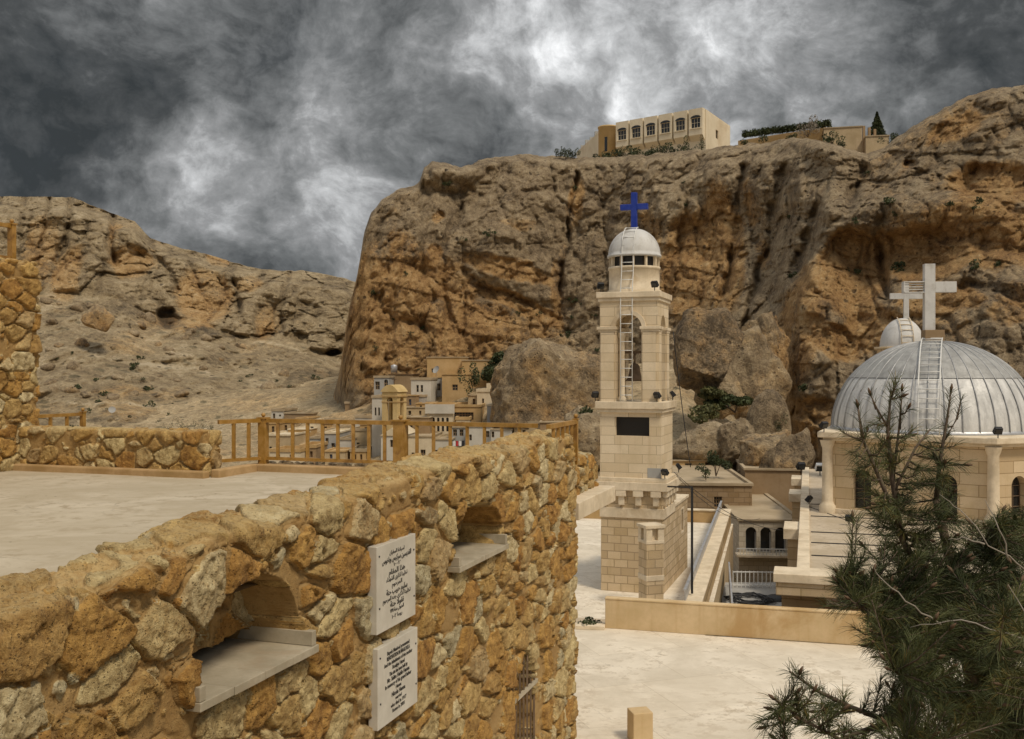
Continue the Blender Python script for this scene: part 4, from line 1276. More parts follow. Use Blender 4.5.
AR = [('لسيادة المطران', 0.065, 0.0003, 0.418), ('القديسين سركيس وباخوس', 0.090, 0.0012, 0.817), ('٢٠٠١', 0.060, 0.0003, 0.190), ('هذا المقام', 0.090, 0.0012, 0.456), ('تخليدا لذكرى الشهداء', 0.073, 0.0006, 0.589),
      ('المرحوم', 0.073, 0.0006, 0.285), ('سليم حبيب حنة', 0.095, 0.0015, 0.589), ('تخليدا لذكرى جده المرحوم', 0.073, 0.0006, 0.779), ('نقولا حنة', 0.095, 0.0015, 0.380), ('المتوفى سنة ١٩١٧', 0.065, 0.0003, 0.380), ('روما ٢٠٠١', 0.065, 0.0003, 0.285)]
EN = [('Bayeh Maalouf presented', 0.067, 0.0006, 0.627), ('RENOVATION IN MAALOULA', 0.071, 0.0012, 0.646), ('And the inhabitants of the mother', 0.067, 0.0006, 0.798), ('Boulgia Hazel', 0.069, 0.0006, 0.342), ('This site has been built by', 0.067, 0.0006, 0.513),
      ('Mr. Salim Habib Hanna', 0.074, 0.0012, 0.627), ('In memory of his grand father', 0.069, 0.0009, 0.741), ('Hanna', 0.067, 0.0006, 0.152), ('Nicola Hanna', 0.077, 0.0012, 0.380), ('married', 0.060, 0.0003, 0.171), ('who died in 1917', 0.065, 0.0006, 0.437), ('Rome in 2001', 0.065, 0.0006, 0.342)]
plaque('white marble plaque with black Arabic lettering, the upper of the two', vpx(373), vpx(412), -3.155, -2.11, [(shape_arabic(t), s_, b_, l_) for t, s_, b_, l_ in AR])
plaque('white marble plaque with black English lettering, below the Arabic one', vpx(374), vpx(414), -4.30, -3.33, EN)

# ---- railings
def railing(label, runs, group=None, ht=.95, post=.11, gap=.36):
    """runs: list of (start, end, start post, end post) along the floor; posts carry a ball"""
    t = empty('railing', runs[0][0], 0, label, 'railing', group)
    o0 = Vector(runs[0][0])
    def fin(q, hh, wd):
        b = MB(); q = q - o0
        Mq = Matrix.Translation(q) @ Matrix.Rotation(RZ, 4, 'Z')
        b.box(-wd / 2, wd / 2, -wd / 2, wd / 2, 0, hh, Mq)
        b.box(-wd * .65, wd * .65, -wd * .65, wd * .65, hh, hh + .03, Mq)
        b.lathe(q.x, q.y, [(.0, q.z + hh + .03), (.035, q.z + hh + .045), (.05, q.z + hh + .08), (.035, q.z + hh + .115), (0, q.z + hh + .13)], 12)
        b.build('post', MT['rail'], t)
    for (a, b, pa, pb) in runs:
        a = Vector(a); b = Vector(b)
        ra = a - o0; rb = b - o0
        up = Vector((0, 0, 1))
        m = MB(); m.bar(ra + up * ht, rb + up * ht, .09, .085); m.build('hand_rail', MT['rail'], t)
        m = MB(); m.bar(ra + up * .12, rb + up * .12, .07, .07); m.build('bottom_rail', MT['rail'], t)
        n = max(1, int(round((b - a).length / gap)))
        for i in range(1, n):
            q = ra.lerp(rb, i / n)
            m = MB(); m.bar(q + up * .145, q + up * (ht - .03), .07, .07)
            m.build('baluster', MT['rail'], t)
        if pa: fin(a, ht + .04, pa)
        if pb: fin(b, ht + .04, pb)
    return t


RB = FLOOR + .16
pc = L(-6.95, 20.9, RB); pm = L(-3.62, 20.9, RB); pe = L(-.62, 20.9, RB)
railing('ochre metal railing along the back kerb of the upper terrace', [(L(-7.46, 19.98, RB), pc, None, None), (pc, pm, .17, .24), (pm, pe, None, None)])
railing('short ochre railing turning back at the far end of the long rubble wall', [(L(-.2, 20.3, -2.0), L(-.2, 22.25, -2.0), None, .09)], ht=.9, gap=.33)
railing('low ochre railing behind the parapet at far left', [(L(-14.2, 20.6, -2.1), L(-14.0, 23.2, -2.1), None, .11)], ht=.92, gap=.5)
railing('ochre railing on top of the tall rubble wall', [(L(-12.84, 12.0, 2.42), L(-12.84, 19.72, 2.42), None, .13)], ht=.85, gap=.5)
m = MB(); m.box(-17, -13.6, 20.2, 23.6, -9, -2.1, ML)
tag(m.build('lower_balcony', MT['ochre_wall']), 'ochre rendered balcony block behind the low parapet at left', 'building')

# ------------------------------------------------------------------ lower court
ZC = -7.5
CT = [(-9, 15.5), (13.0, 12.0), (14.6, 25.75), (5.45, 28.2), (10.75, 48.6), (-9, 54.5)]
m = MB(); m.prism([(a * .9995 + .002, b) for a, b in CT], -13.5, ZC - .02)
tag(m.build('court_building', MT['tan_wall']), 'building whose flat roof is the pale court below the long wall', 'building')
m = MB(); m.prism(CT, ZC - .015, ZC)
tag(m.build('court_surface', MT['court']), 'pale stained paving of the lower court', kind='structure')
m = MB(); m.prism([(-9, 30.9), (2.75, 29.15), (3.0, 30.0), (-9, 32.6)], ZC, ZC + .004)  # thin grey sheet, shade on the court put in as colour
tag(m.build('court_surface', MT['church_roof']), 'shaded strip of the court, painted greyer beside the step', kind='structure')
m = MB(); m.prism([(-9, 30.3), (2.66, 28.75), (2.72, 29.1), (-9, 30.9)], ZC + .002, ZC + .11)
tag(m.build('kerb', MT['trim'], bevel=.01), 'pale step edge crossing the court left of the ochre parapet', kind='structure')


def wall_run(name, label, a, b, th, z0, z1, mat, cap=None, capmat=None, capo=.04, cat='wall', caph=.07):
    a = Vector((*a, 0)); b = Vector((*b, 0)); ln = (b - a).length
    ang = math.atan2(b.y - a.y, b.x - a.x)
    t = empty(name, (a.x, a.y, z0), ang, label, cat)
    m = MB(); m.box(0, ln, 0, th, 0, z1 - z0 - (caph if cap else 0)); m.build('body', mat, t, bevel=.015)
    if cap:
        m = MB(); m.box(-capo, ln + capo, -capo, th + capo, z1 - z0 - caph, z1 - z0); m.build('coping', capmat, t, bevel=.012)
    return t


wall_run('parapet_wall', 'plain ochre plastered parapet across the lower court below the bell tower', (2.70, 29.0), (14.2, 25.85), .26, ZC, -6.62, MT['parapet'], True, MT['parapet'], .012, caph=.05)
wall_run('parapet_wall', 'low pale parapet closing the far end of the lower court', (-9, 53.6), (10.2, 48.75), .3, ZC, -6.86, MT['ochre_wall'], True, MT['trim'])
# masonry wall along the right of the court with coping and steel plate
a = Vector((4.95, 28.75, 0)); b = Vector((10.15, 48.5, 0)); ang = math.atan2(b.y - a.y, b.x - a.x); ln = (b - a).length
t = empty('court_side_wall', (a.x, a.y, -13.2), ang, 'stone block wall with pale coping running back beside the bell tower', 'wall')
m = MB(); m.box(0, ln, -.46, 0, 0, 6.38); m.build('body', MT['blockwall'], t)
m = MB()
for i in range(16): m.box(ln * i / 16 + .006, ln * (i + 1) / 16 - .006, -.48, .04, 6.38, 6.46)
m.build_each('coping_stone', MT['trim'], t, bevel=.012)
m = MB(); m.box(.2, ln, -.02, .01, 6.47, 6.80); m.box(.2, ln, -.05, .04, 6.80, 6.84)
m.build('steel_plate', MT['grey_metal'], t)
# black bracket post
t = empty('bracket_post', P(692, 594, 29.9), 0, 'thin black metal post with a bracket arm right of the bell tower', 'post')
m = MB(); m.box(-.032, .032, -.032, .032, 0, 3.2); m.build('post', MT['black_metal'], t)
m = MB(); m.bar((0, 0, 3.17), tuple(P(668, 487, 31.6) - P(692, 594, 29.9)), .05, .05); m.build('arm', MT['black_metal'], t)
# small block on the court
m = MB(); m.box(-.21, .21, -.2, .2, 0, .62, Matrix.Rotation(R(12), 4, 'Z'))
o = m.build('stone_block', MT['parapet'], bevel=.02); o.location = P(640, 741, 20.25)
tag(o, 'small ochre block standing alone on the court', 'block')
# chimney pillar in front of the tower
t = empty('chimney', P(651, 610, 31.3), R(18), 'square stone chimney with a flat cap in front of the bell tower', 'chimney')
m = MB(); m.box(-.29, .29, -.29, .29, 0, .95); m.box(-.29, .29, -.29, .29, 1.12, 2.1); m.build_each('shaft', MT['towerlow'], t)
m = MB(); m.box(-.31, .31, -.31, .31, .95, 1.12); m.box(-.31, .31, -.31, .31, 2.1, 2.2); m.box(-.34, .34, -.34, .34, 2.58, 2.68); m.build_each('band', MT['trim'], t, bevel=.01)
m = MB()
for sx in (-1, 1):
    for sy in (-1, 1): m.box(sx * .2 - .1, sx * .2 + .1, sy * .2 - .1, sy * .2 + .1, 2.2, 2.58)
m.box(-.15, .15, -.15, .15, 2.2, 2.56)
m.build_each('vent_post', MT['trim'], t)

# ------------------------------------------------------------------ windows
def window(parent, O, X, N, h, depth, glass='glass', bars=(1, 1), frame='brown_wall', bw=.035, surround=None, sp=.05, sw=.12):
    """pane set back in an opening of a panel, with its bars"""
    O = Vector(O); X = Vector(X); N = Vector(N)
    pt = lambda u, v, dp: tuple(O + X * u + Vector((0, 0, v)) - N * dp)
    out = hole_outline(*h[:4], len(h) > 4 and h[4])
    m = MB(); m.add([pt(u, v, depth - .004) for u, v in out], [tuple(range(len(out)))])
    wdw = m.build('window', MT[glass], parent)
    u0, u1, v0, v1 = h[:4]
    m = MB()
    dp = depth - .03
    bx = lambda ua, ub, va, vb: m.add([pt(ua, va, dp + .02), pt(ub, va, dp + .02), pt(ub, vb, dp + .02), pt(ua, vb, dp + .02), pt(ua, va, dp - .02), pt(ub, va, dp - .02), pt(ub, vb, dp - .02), pt(ua, vb, dp - .02)], [(4, 5, 6, 7), (0, 1, 5, 4), (1, 2, 6, 5), (2, 3, 7, 6), (3, 0, 4, 7)])
    top = v1 - (.15 * (u1 - u0) if len(h) > 4 and h[4] else 0)
    for i in range(bars[0] + 2):
        if bars[0] < 0: break
        u = u0 + (u1 - u0) * i / (bars[0] + 1); u = min(max(u, u0 + bw / 2), u1 - bw / 2)
        t_ = top if 0 < i < bars[0] + 1 else v1 - ((u1 - u0) / 2 if len(h) > 4 and h[4] else 0)
        bx(u - bw / 2, u + bw / 2, v0, t_)
    for j in range(bars[1] + 2 if bars[1] >= 0 else 0):
        v = v0 + (v1 - v0) * j / (bars[1] + 1); v = min(max(v, v0 + bw / 2), v1 - bw / 2)
        if j == bars[1] + 1 and len(h) > 4 and h[4]: continue
        bx(u0 + bw, u1 - bw, v - bw / 2, v + bw / 2)
    if m.v: m.build('frame', MT[frame], wdw)
    if surround:
        m = MB(); ou = hole_outline(u0 - sw, u1 + sw, v0 - sw, v1 + sw, len(h) > 4 and h[4])
        n = len(out)
        for k in range(n):
            k2 = (k + 1) % n
            m.quad(pt(*out[k], -sp), pt(*out[k2], -sp), pt(*ou[k2], -sp), pt(*ou[k], -sp))
            m.quad(pt(*ou[k], -sp), pt(*ou[k2], -sp), pt(*ou[k2], .0), pt(*ou[k], .0))
            m.quad(pt(*out[k2], -sp), pt(*out[k], -sp), pt(*out[k], 0), pt(*out[k2], 0))
        m.build('surround', MT[surround], wdw)
    return wdw


def flood(p, rz, label, sc=1.0, body='black_metal'):
    t = empty('floodlight', p, rz, label, 'floodlight')
    m = MB(); m.tube([(0, 0, 0), (0, 0, .16 * sc)], .02 * sc, 6); m.box(-.14 * sc, .14 * sc, -.02 * sc, .02 * sc, .14 * sc, .17 * sc); m.build('bracket', MT['black_metal'], t)
    Mx = Matrix.Translation((0, 0, .30 * sc)) @ Matrix.Rotation(R(35), 4, 'X')
    m = MB(); m.box(-.16 * sc, .16 * sc, -.09 * sc, .09 * sc, -.13 * sc, .13 * sc, Mx, .02 * sc); m.build('housing', MT[body], t, bevel=.01)
    m = MB(); m.box(-.13 * sc, .13 * sc, -.10 * sc, -.088 * sc, -.10 * sc, .10 * sc, Mx); m.build('lens', MT['glass'], t)
    return t


def ladder(label, rails_a, rails_b, rung=.3, rad=.022, mat='trim'):
    """two rails given as matching point lists"""
    t = empty('ladder', rails_a[0], 0, label, 'ladder')
    o0 = Vector(rails_a[0])
    for r in (rails_a, rails_b):
        m = MB(); m.tube([Vector(p) - o0 for p in r], rad, 6); m.build('side_rail', MT[mat], t)
    m = MB()
    acc = 0.0; nxt = .2
    for i in range(len(rails_a) - 1):
        a0, a1 = Vector(rails_a[i]), Vector(rails_a[i + 1]); b0, b1 = Vector(rails_b[i]), Vector(rails_b[i + 1])
        ln = (a1 - a0).length
        while nxt < acc + ln:
            f = (nxt - acc) / ln
            m.tube([a0.lerp(a1, f) - o0, b0.lerp(b1, f) - o0], rad * .75, 5); nxt += rung
        acc += ln
    m.build_each('rung', MT[mat], t)
    return t


# ------------------------------------------------------------------ bell tower
TW = 2.12
T0 = Vector((3.026, 34.0, 0))
MTW = Matrix.Translation(T0) @ Matrix.Rotation(RZ, 4, 'Z')
tw = empty('bell_tower', T0 + Vector((0, 0, ZC)), RZ, 'slender cream stone bell tower with a white dome and a blue cross', 'bell tower')
up = lambda z: z - ZC
m = MB()
h_slot = (3.55, 4.0, up(-5.95), up(-5.15))
m.panel((0, 0, 0), (1, 0, 0), (0, -1, 0), TW, 0, up(-5.0))
m.panel((TW, 0, 0), (0, 1, 0), (1, 0, 0), 5.0, 0, up(-5.0), [h_slot], .2)
m.panel((0, 5.0, 0), (0, -1, 0), (-1, 0, 0), 5.0, 0, up(-5.0))
m.panel((TW, 5.0, 0), (-1, 0, 0), (0, 1, 0), TW, 0, up(-4.85))
m.panel((TW, TW, 0), (0, 1, 0), (1, 0, 0), 5.0 - TW, up(-5.0), up(-4.85))
m.panel((0, 5.0, 0), (0, -1, 0), (-1, 0, 0), 5.0 - TW, up(-5.0), up(-4.85))
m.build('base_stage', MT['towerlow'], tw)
window(tw, (TW, 0, 0), (0, 1, 0), (1, 0, 0), h_slot, .2, bars=(0, 1), surround='trim', sp=.02, sw=.07)
m = MB(); m.box(-.05, TW + .05, TW + .02, 5.06, up(-4.85), up(-4.75)); m.build('annex_coping', MT['trim'], tw, bevel=.01)
m = MB(); m.box(-.04, TW + .04, -.04, TW + .04, up(-5.0), up(-4.66)); m.build('string_band', MT['trim'], tw, bevel=.012)
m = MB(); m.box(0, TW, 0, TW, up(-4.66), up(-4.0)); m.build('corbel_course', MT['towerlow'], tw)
m = MB()
for q in (.16, .72, 1.30, 1.90):
    for side in range(2):
        for (w_, z0, z1, pr) in ((.20, -4.56, -4.26, .10), (.34, -4.26, -4.06, .16)):
            if side == 0: m.box(q - w_ / 2, q + w_ / 2, -pr, .01, up(z0), up(z1))
            else: m.box(TW - .01, TW + pr, q - w_ / 2, q + w_ / 2, up(z0), up(z1))
m.build_each('corbel', MT['trim'], tw, per=2, bevel=.008)
m = MB(); m.box(-.16, TW + .20, -.17, TW + .17, up(-4.06), up(-3.78)); m.box(-.10, TW + .12, -.10, TW + .10, up(-3.78), up(-3.64)); m.build('ledge', MT['trim'], tw, bevel=.015)
sgn = (.50, 1.66, up(-2.24), up(-1.60))
m = MB()
m.panel((-.03, 0, 0), (1, 0, 0), (0, -1, 0), TW - .03, up(-3.64), up(-1.45), [(sgn[0] + .03, sgn[1] + .03, sgn[2], sgn[3])], .25)
m.panel((TW - .06, 0, 0), (0, 1, 0), (1, 0, 0), TW, up(-3.64), up(-1.45))
m.panel((-.03, TW, 0), (0, -1, 0), (-1, 0, 0), TW, up(-3.64), up(-1.45))
m.panel((TW - .06, TW, 0), (-1, 0, 0), (0, 1, 0), TW - .03, up(-3.64), up(-1.45))
m.build('middle_stage', MT['tower'], tw)
window(tw, (0, 0, 0), (1, 0, 0), (0, -1, 0), sgn, .2, 'dark', (-1, -1))
m = MB(); m.box(1.6, 2.05, -.012, .02, up(-3.62), up(-3.30)); m.build('inscription_stone', MT['blue_wall'], tw)
m = MB(); m.box(-.12, TW + .02, -.12, TW + .10, up(-1.45), up(-1.33)); m.box(-.17, TW + .07, -.18, TW + .12, up(-1.33), up(-1.08)); m.build('cornice', MT['trim'], tw, bevel=.02)
# belfry with an arch on every side
b0, b1 = -.03, 1.95; bl = b1 - b0
hl = (.55, 1.43, up(-1.08), up(1.86), True)
m = MB()
for (O, X, N) in (((b0, b0, 0), (1, 0, 0), (0, -1, 0)), ((b1, b0, 0), (0, 1, 0), (1, 0, 0)), ((b1, b1, 0), (-1, 0, 0), (0, 1, 0)), ((b0, b1, 0), (0, -1, 0), (-1, 0, 0))):
    m.panel(O, X, N, bl, up(-1.08), up(2.36), [hl], .42)
    O2 = Vector(O) - Vector(N) * .42
    m.panel(O2, X, -Vector(N), bl, up(-1.08), up(2.36), [hl], 0.0)
m.build('belfry', MT['tower'], tw)
m = MB(); m.box(b0 + .1, b1 - .1, b0 + .1, b1 - .1, up(2.2), up(2.36)); m.build('belfry_vault', MT['trim'], tw)
m = MB()
for (xa, xb) in ((b0 - .05, .53), (1.39, b1 + .05)):
    for (ya, yb) in ((b0 - .05, .53), (1.39, b1 + .05)):
        m.box(xa, xb, ya, yb, up(1.27), up(1.35)); m.box(xa - .04, xb + .03, ya - .04, yb + .03, up(1.35), up(1.45))
m.build_each('impost', MT['trim'], tw, per=2, bevel=.008)
m = MB()
for q in (.04, 1.47):    # pilaster strips on both seen sides
    m.box(b0 + q, b0 + q + .46, b0 - .035, b0 + .01, up(-1.08), up(1.26)); m.box(b1 - .01, b1 + .035, b0 + q, b0 + q + .46, up(-1.08), up(1.26))
m.build_each('pilaster', MT['tower'], tw)
m = MB()
prev = None
for k in range(17):      # raised arch ring
    a_ = math.pi * k / 16
    pa = [(b0 + .99 + r_ * math.cos(a_), up(1.40) + r_ * math.sin(a_)) for r_ in (.46, .60)]
    if prev:
        (p0, p1), (q0, q1) = prev, pa
        for (f1, f2) in (((p0, p1), (q0, q1)),):
            y_ = b0 - .05
            m.quad((p0[0], y_, p0[1]), (p1[0], y_, p1[1]), (q1[0], y_, q1[1]), (q0[0], y_, q0[1]))
            m.quad((p1[0], y_, p1[1]), (p1[0], b0, p1[1]), (q1[0], b0, q1[1]), (q1[0], y_, q1[1]))
            m.quad((q0[0], y_, q0[1]), (q0[0], b0, q0[1]), (p0[0], b0, p0[1]), (p0[0], y_, p0[1]))
    prev = pa
m.build('arch_ring', MT['trim'], tw)
for (cx_, cy_) in ((.66, .30), (1.30, 1.70)):
    m = MB(); m.lathe(cx_, cy_, [(.15, up(-1.08)), (.15, up(-.98)), (.10, up(-.9)), (.095, up(1.05)), (.15, up(1.15)), (.15, up(1.25))], 16); m.build('column', MT['trim'], tw)
m = MB(); m.box(b0 - .06, b1 + .06, b0 - .06, b1 + .06, up(2.30), up(2.42)); m.box(b0 - .11, b1 + .11, b0 - .11, b1 + .11, up(2.42), up(2.62)); m.build('top_cornice', MT['trim'], tw, bevel=.02)
cx_, cy_ = .94, .96
m = MB(); m.lathe(cx_, cy_, [(.92, up(2.62)), (.92, up(2.72)), (.87, up(2.74)), (.87, up(3.42)), (.90, up(3.44)), (.90, up(3.52)), (.5, up(3.52))], 48); m.build('drum', MT['trim'], tw)
m = MB()
for k in range(12):
    a_ = 2 * math.pi * (k + .35) / 12
    m.box(-.05, .05, -.035, .035, up(3.52), up(3.90), Matrix.Translation((cx_ + .82 * math.cos(a_), cy_ + .82 * math.sin(a_), 0)) @ Matrix.Rotation(a_, 4, 'Z'))
m.build_each('lantern_post', MT['trim'], tw)
m = MB(); m.lathe(cx_, cy_, [(.74, up(3.52)), (.74, up(3.90))], 40); m.build('lantern_dark_core', MT['dark'], tw)  # dark cylinder, painted shade for the inside of the open lantern
m = MB(); m.lathe(cx_, cy_, [(.5, up(3.86)), (.93, up(3.86)), (.93, up(3.94))] + [(.90 * math.cos(R(q)), up(3.94) + .93 * math.sin(R(q))) for q in range(0, 91, 6)], 56); dm = m.build('dome', MT['dome_plaster'], tw)
cr = MB()
cr.box(cx_ - .10, cx_ + .10, cy_ - .09, cy_ + .09, up(4.80), up(6.12)); cr.box(cx_ - .48, cx_ - .103, cy_ - .088, cy_ + .088, up(5.52), up(5.72)); cr.box(cx_ + .103, cx_ + .48, cy_ - .088, cy_ + .088, up(5.52), up(5.72))
cr.build('cross', MT['blue'], tw, bevel=.012)
ra, rb = [], []
for (y_, z_) in [(-.10, -1.06), (-.10, 2.64), (.06, 3.3), (.08, 3.86), (.10, 4.15), (.22, 4.48), (.42, 4.72), (.66, 4.86), (.86, 4.90)]:
    ra.append(MTW @ Vector((.70, y_, z_))); rb.append(MTW @ Vector((1.10, y_, z_)))
ladder('white metal ladder fixed up the bell tower to its dome', ra, rb, .30, .018, 'white_metal')
# bell
t = empty('bell', MTW @ Vector((.96, .96, -.4)), RZ, 'dark bronze bell hanging in the belfry arch', 'bell')
m = MB(); m.lathe(0, 0, [(.0, .62), (.1, .60), (.17, .5), (.2, .3), (.24, .12), (.33, 0), (.30, .0), (.22, .1), (.17, .3), (.0, .55)], 24); m.build('bell_body', MT['iron'], t)
m = MB(); m.tube([(0, 0, .6), (0, 0, 1.0)], .03); m.bar((-.9, 0, 1.0), (.9, 0, 1.0), .09, .09); m.build('headstock', MT['iron'], t)
for (u_, v_, z_, rz, lb) in [(-.2, .0, -1.07, .6, 'small black floodlight on the left end of the tower cornice under the belfry'), (1.95, -.15, -1.07, -.5, 'small black floodlight on the front right corner of the cornice under the belfry'),
                              (2.16, 1.6, -1.07, -1.2, 'small black floodlight on the right edge of the cornice under the belfry'), (2.2, -.1, -3.62, -.4, 'small black floodlight on the front corner of the lowest tower ledge'), (2.3, 2.0, -3.62, -1.2, 'small black floodlight on the far end of the lowest tower ledge'),
                              (.0, -.05, 2.63, .5, 'small black floodlight at the left of the dome drum on the tower top'), (1.85, -.05, 2.63, -.3, 'small black floodlight at the right of the dome drum on the tower top')]:
    flood(MTW @ Vector((u_, v_, z_)), RZ + rz, lb, .75)

# ------------------------------------------------------------------ domed church
C0 = Vector((7.7, 29.0, 0))
ZR = -6.0
CHR = R(-16.5)
MCH = Matrix.Translation(C0) @ Matrix.Rotation(CHR, 4, 'Z')
ch = empty('domed_church', C0 + Vector((0, 0, -13.2)), CHR, 'cream stone church with a big ribbed zinc dome and a flat roof', 'church')
uc = lambda z: z + 13.2
Mi = MCH.inverted()
Mi2 = Matrix.Translation((0, 0, 13.2)) @ Mi
CW, CD = 26, 33
m = MB(); m.box(.6, CW, .55, CD, 0, uc(ZR) - .3); m.build('body', MT['church'], ch)
m = MB()
for v_ in (0.6, 9.4, 20.5, 27.5): m.box(.1, .62, v_, v_ + (1.6 if v_ > 1 else 1.0), uc(-9), uc(ZR) - .42)
for u_ in (1.5, 5.5, 9.5, 13.5, 17.5): m.box(u_, u_ + .55, .25, .56, uc(-9), uc(ZR) - .8)
m.build_each('buttress', MT['church'], ch)
m = MB()
for u_ in (1.5, 5.5, 9.5, 13.5, 17.5): m.box(u_ - .15, u_ + .70, .15, .6, uc(ZR) - .8, uc(ZR) - .57)
m.build_each('capital', MT['trim'], ch, bevel=.02)
m = MB(); m.box(-.05, CW, -.0, 2.2, uc(ZR) - .55, uc(ZR) - .16); m.build('cornice', MT['church'], ch, bevel=.03)
m = MB()
m.box(-.12, CW, -.08, 1.05, uc(ZR) - .16, uc(ZR) + .10)
m.box(.52, .90, 1.05, CD, uc(ZR) - .3, uc(ZR) + .10)
for v_ in (9.4, 20.5, 27.5): m.box(-.05, .52, v_ - .2, v_ + 1.8, uc(ZR) - .42, uc(ZR) - .02)
m.build_each('roof_edge', MT['trim'], ch, bevel=.02)
m = MB(); m.box(.88, CW, 1.0, CD, uc(ZR) - .32, uc(ZR) + .0); m.build('roof', MT['church_roof'], ch)
m = MB()
for v_ in (3.6, 6.2, 8.4, 12.6, 16.5): m.bar((.95, v_ + random.uniform(-.1, .1), uc(ZR) + .02), (14, v_ + random.uniform(-.25, .25), uc(ZR) + .02), .035, .03)
m.build_each('roof_seam', MT['rubber'], ch)


def offs(poly, d):
    n = len(poly); out = []
    for i in range(n):
        a, b, c = Vector(poly[i - 1]), Vector(poly[i]), Vector(poly[(i + 1) % n])
        e1 = (b - a).normalized(); e2 = (c - b).normalized()
        n1 = Vector((e1.y, -e1.x)); n2 = Vector((e2.y, -e2.x))
        bis = (n1 + n2); bis = bis / bis.length_squared * 2
        out.append(tuple(b + bis * d))
    return out


DR = [(13.3, 42.0), (18.37, 38.2), (21.05, 39.3), (23.2, 43.9), (21.2, 48.4), (16.0, 48.2)]
DRL = [tuple((Mi @ Vector((a, b, 0)))[:2]) for a, b in DR]
drum_wins = {0: [(1.39, .74), (4.66, .80)], 1: [(1.36, .78)], 2: [(2.5, .7)]}
m = MB()
wins = []
for i in range(6):
    a = Vector((*DRL[i], 0)); b = Vector((*DRL[(i + 1) % 6], 0)); X = (b - a).normalized(); N = Vector((X.y, -X.x, 0))
    hs = [(c - w_ / 2, c + w_ / 2, uc(-5.75), uc(-4.12), True) for c, w_ in drum_wins.get(i, [])]
    m.panel(a, X, N, (b - a).length, uc(ZR), uc(-2.95), hs, .35)
    wins += [(a, X, N, h) for h in hs]
m.build('drum', MT['church'], ch)
for (a, X, N, h) in wins: window(ch, a, X, N, h, .33, 'glass', (1, 3), 'iron', .025)
for i in range(6):
    m = MB(); c = offs(DRL, .04)[i]
    m.lathe(c[0], c[1], [(.34, uc(ZR)), (.34, uc(ZR) + .30), (.27, uc(ZR) + .38), (.23, uc(ZR) + .5), (.21, uc(-3.3)), (.27, uc(-3.15)), (.32, uc(-2.95))], 20)
    m.build('pilaster', MT['trim'], ch)
m = MB()
m.prism(offs(DRL, .10), uc(-5.999), uc(-5.80)); m.build('drum_base', MT['trim'], ch, bevel=.02)
m = MB(); m.prism(offs(DRL, .22), uc(-2.97), uc(-2.84)); m.prism(offs(DRL, .42), uc(-2.84), uc(-2.60)); m.build('drum_cornice', MT['trim'], ch, bevel=.03)
dc = Mi @ Vector((18.3, 43.5, 0))
DH, DRAD = 3.85, 4.18
prof = [(DRAD * math.cos(R(q)) ** .96, uc(-2.62) + DH * math.sin(R(q))) for q in range(0, 91, 3)]
prof[-1] = (0.0, prof[-1][1])
ks = 12
m = MB(); m.lathe(dc.x, dc.y, prof[:ks + 1], 96); dlow = m.build('dome_skirt', MT['dome_low'], ch)
m = MB(); m.lathe(dc.x, dc.y, [(r_ + .03, z_ + .012) for r_, z_ in prof[ks:-1]] + [(0, prof[-1][1] + .012)], 96); m.build('dome_cap', MT['dome_up'], ch)
m = MB()
for k in range(40):
    a_ = 2 * math.pi * k / 40
    m.tube([(dc.x + (r_ + .03) * math.cos(a_), dc.y + (r_ + .03) * math.sin(a_), z_ + .012) for r_, z_ in prof[:-2]], .025, 5)
m.build_each('dome_seam', MT['seam'], ch)
m = MB(); m.lathe(dc.x, dc.y, [(DRAD + .06, uc(-2.62)), (DRAD + .09, uc(-2.55)), (DRAD + .0, uc(-2.46))], 96); m.build('dome_rim', MT['grey_metal'], ch)
zt = uc(-2.62) + DH
m = MB(); m.box(-.40, .40, -.40, .40, zt - .1, zt + .48, Matrix.Translation((dc.x, dc.y, 0)) @ Matrix.Rotation(.12, 4, 'Z')); m.build('cross_plinth', MT['brown_wall'], ch, bevel=.02)
Mc = Matrix.Translation((dc.x - .15, dc.y, zt + .48)) @ Matrix.Rotation(.15, 4, 'Z')
m = MB()
m.box(-.22, .22, -.18, .18, 0, 2.88, Mc)
m.box(.222, 1.10, -.178, .178, 1.64, 2.10, Mc)
# left arm has lost its cladding: open frame with slats
for z_ in (1.62, 2.08): m.box(-1.10, -.222, -.17, .17, z_, z_ + .05, Mc)
m.box(-1.10, -1.04, -.20, .20, 1.67, 2.08, Mc)
for z_ in (1.75, 1.86, 1.97): m.box(-1.04, -.222, -.10, -.05, z_, z_ + .05, Mc)
m.build('cross', MT['dome_plaster'], ch, bevel=.01)
# second small cupola behind
c2 = Mi @ Vector((20.67, 53.0, 0))
m = MB(); m.lathe(c2.x, c2.y, [(1.25, uc(ZR)), (1.25, uc(1.0)), (1.4, uc(1.05)), (1.4, uc(1.2)), (1.0, uc(1.2))], 8); m.build('cupola_drum', MT['church'], ch)
m = MB(); m.lathe(c2.x, c2.y, [(1.12 * math.cos(R(q)), uc(1.2) + 1.52 * math.sin(R(q))) for q in range(0, 91, 6)], 48); m.build('cupola', MT['dome_plaster'], ch)
Mc = Matrix.Translation((c2.x + .2, c2.y, uc(2.68))) @ Matrix.Rotation(.1, 4, 'Z')
m = MB(); m.box(-.13, .13, -.1, .1, 0, 1.95, Mc); m.box(-.82, -.132, -.098, .098, 1.05, 1.36, Mc); m.box(.132, .82, -.098, .098, 1.05, 1.36, Mc); m.build('cupola_cross', MT['dome_plaster'], ch, bevel=.01)
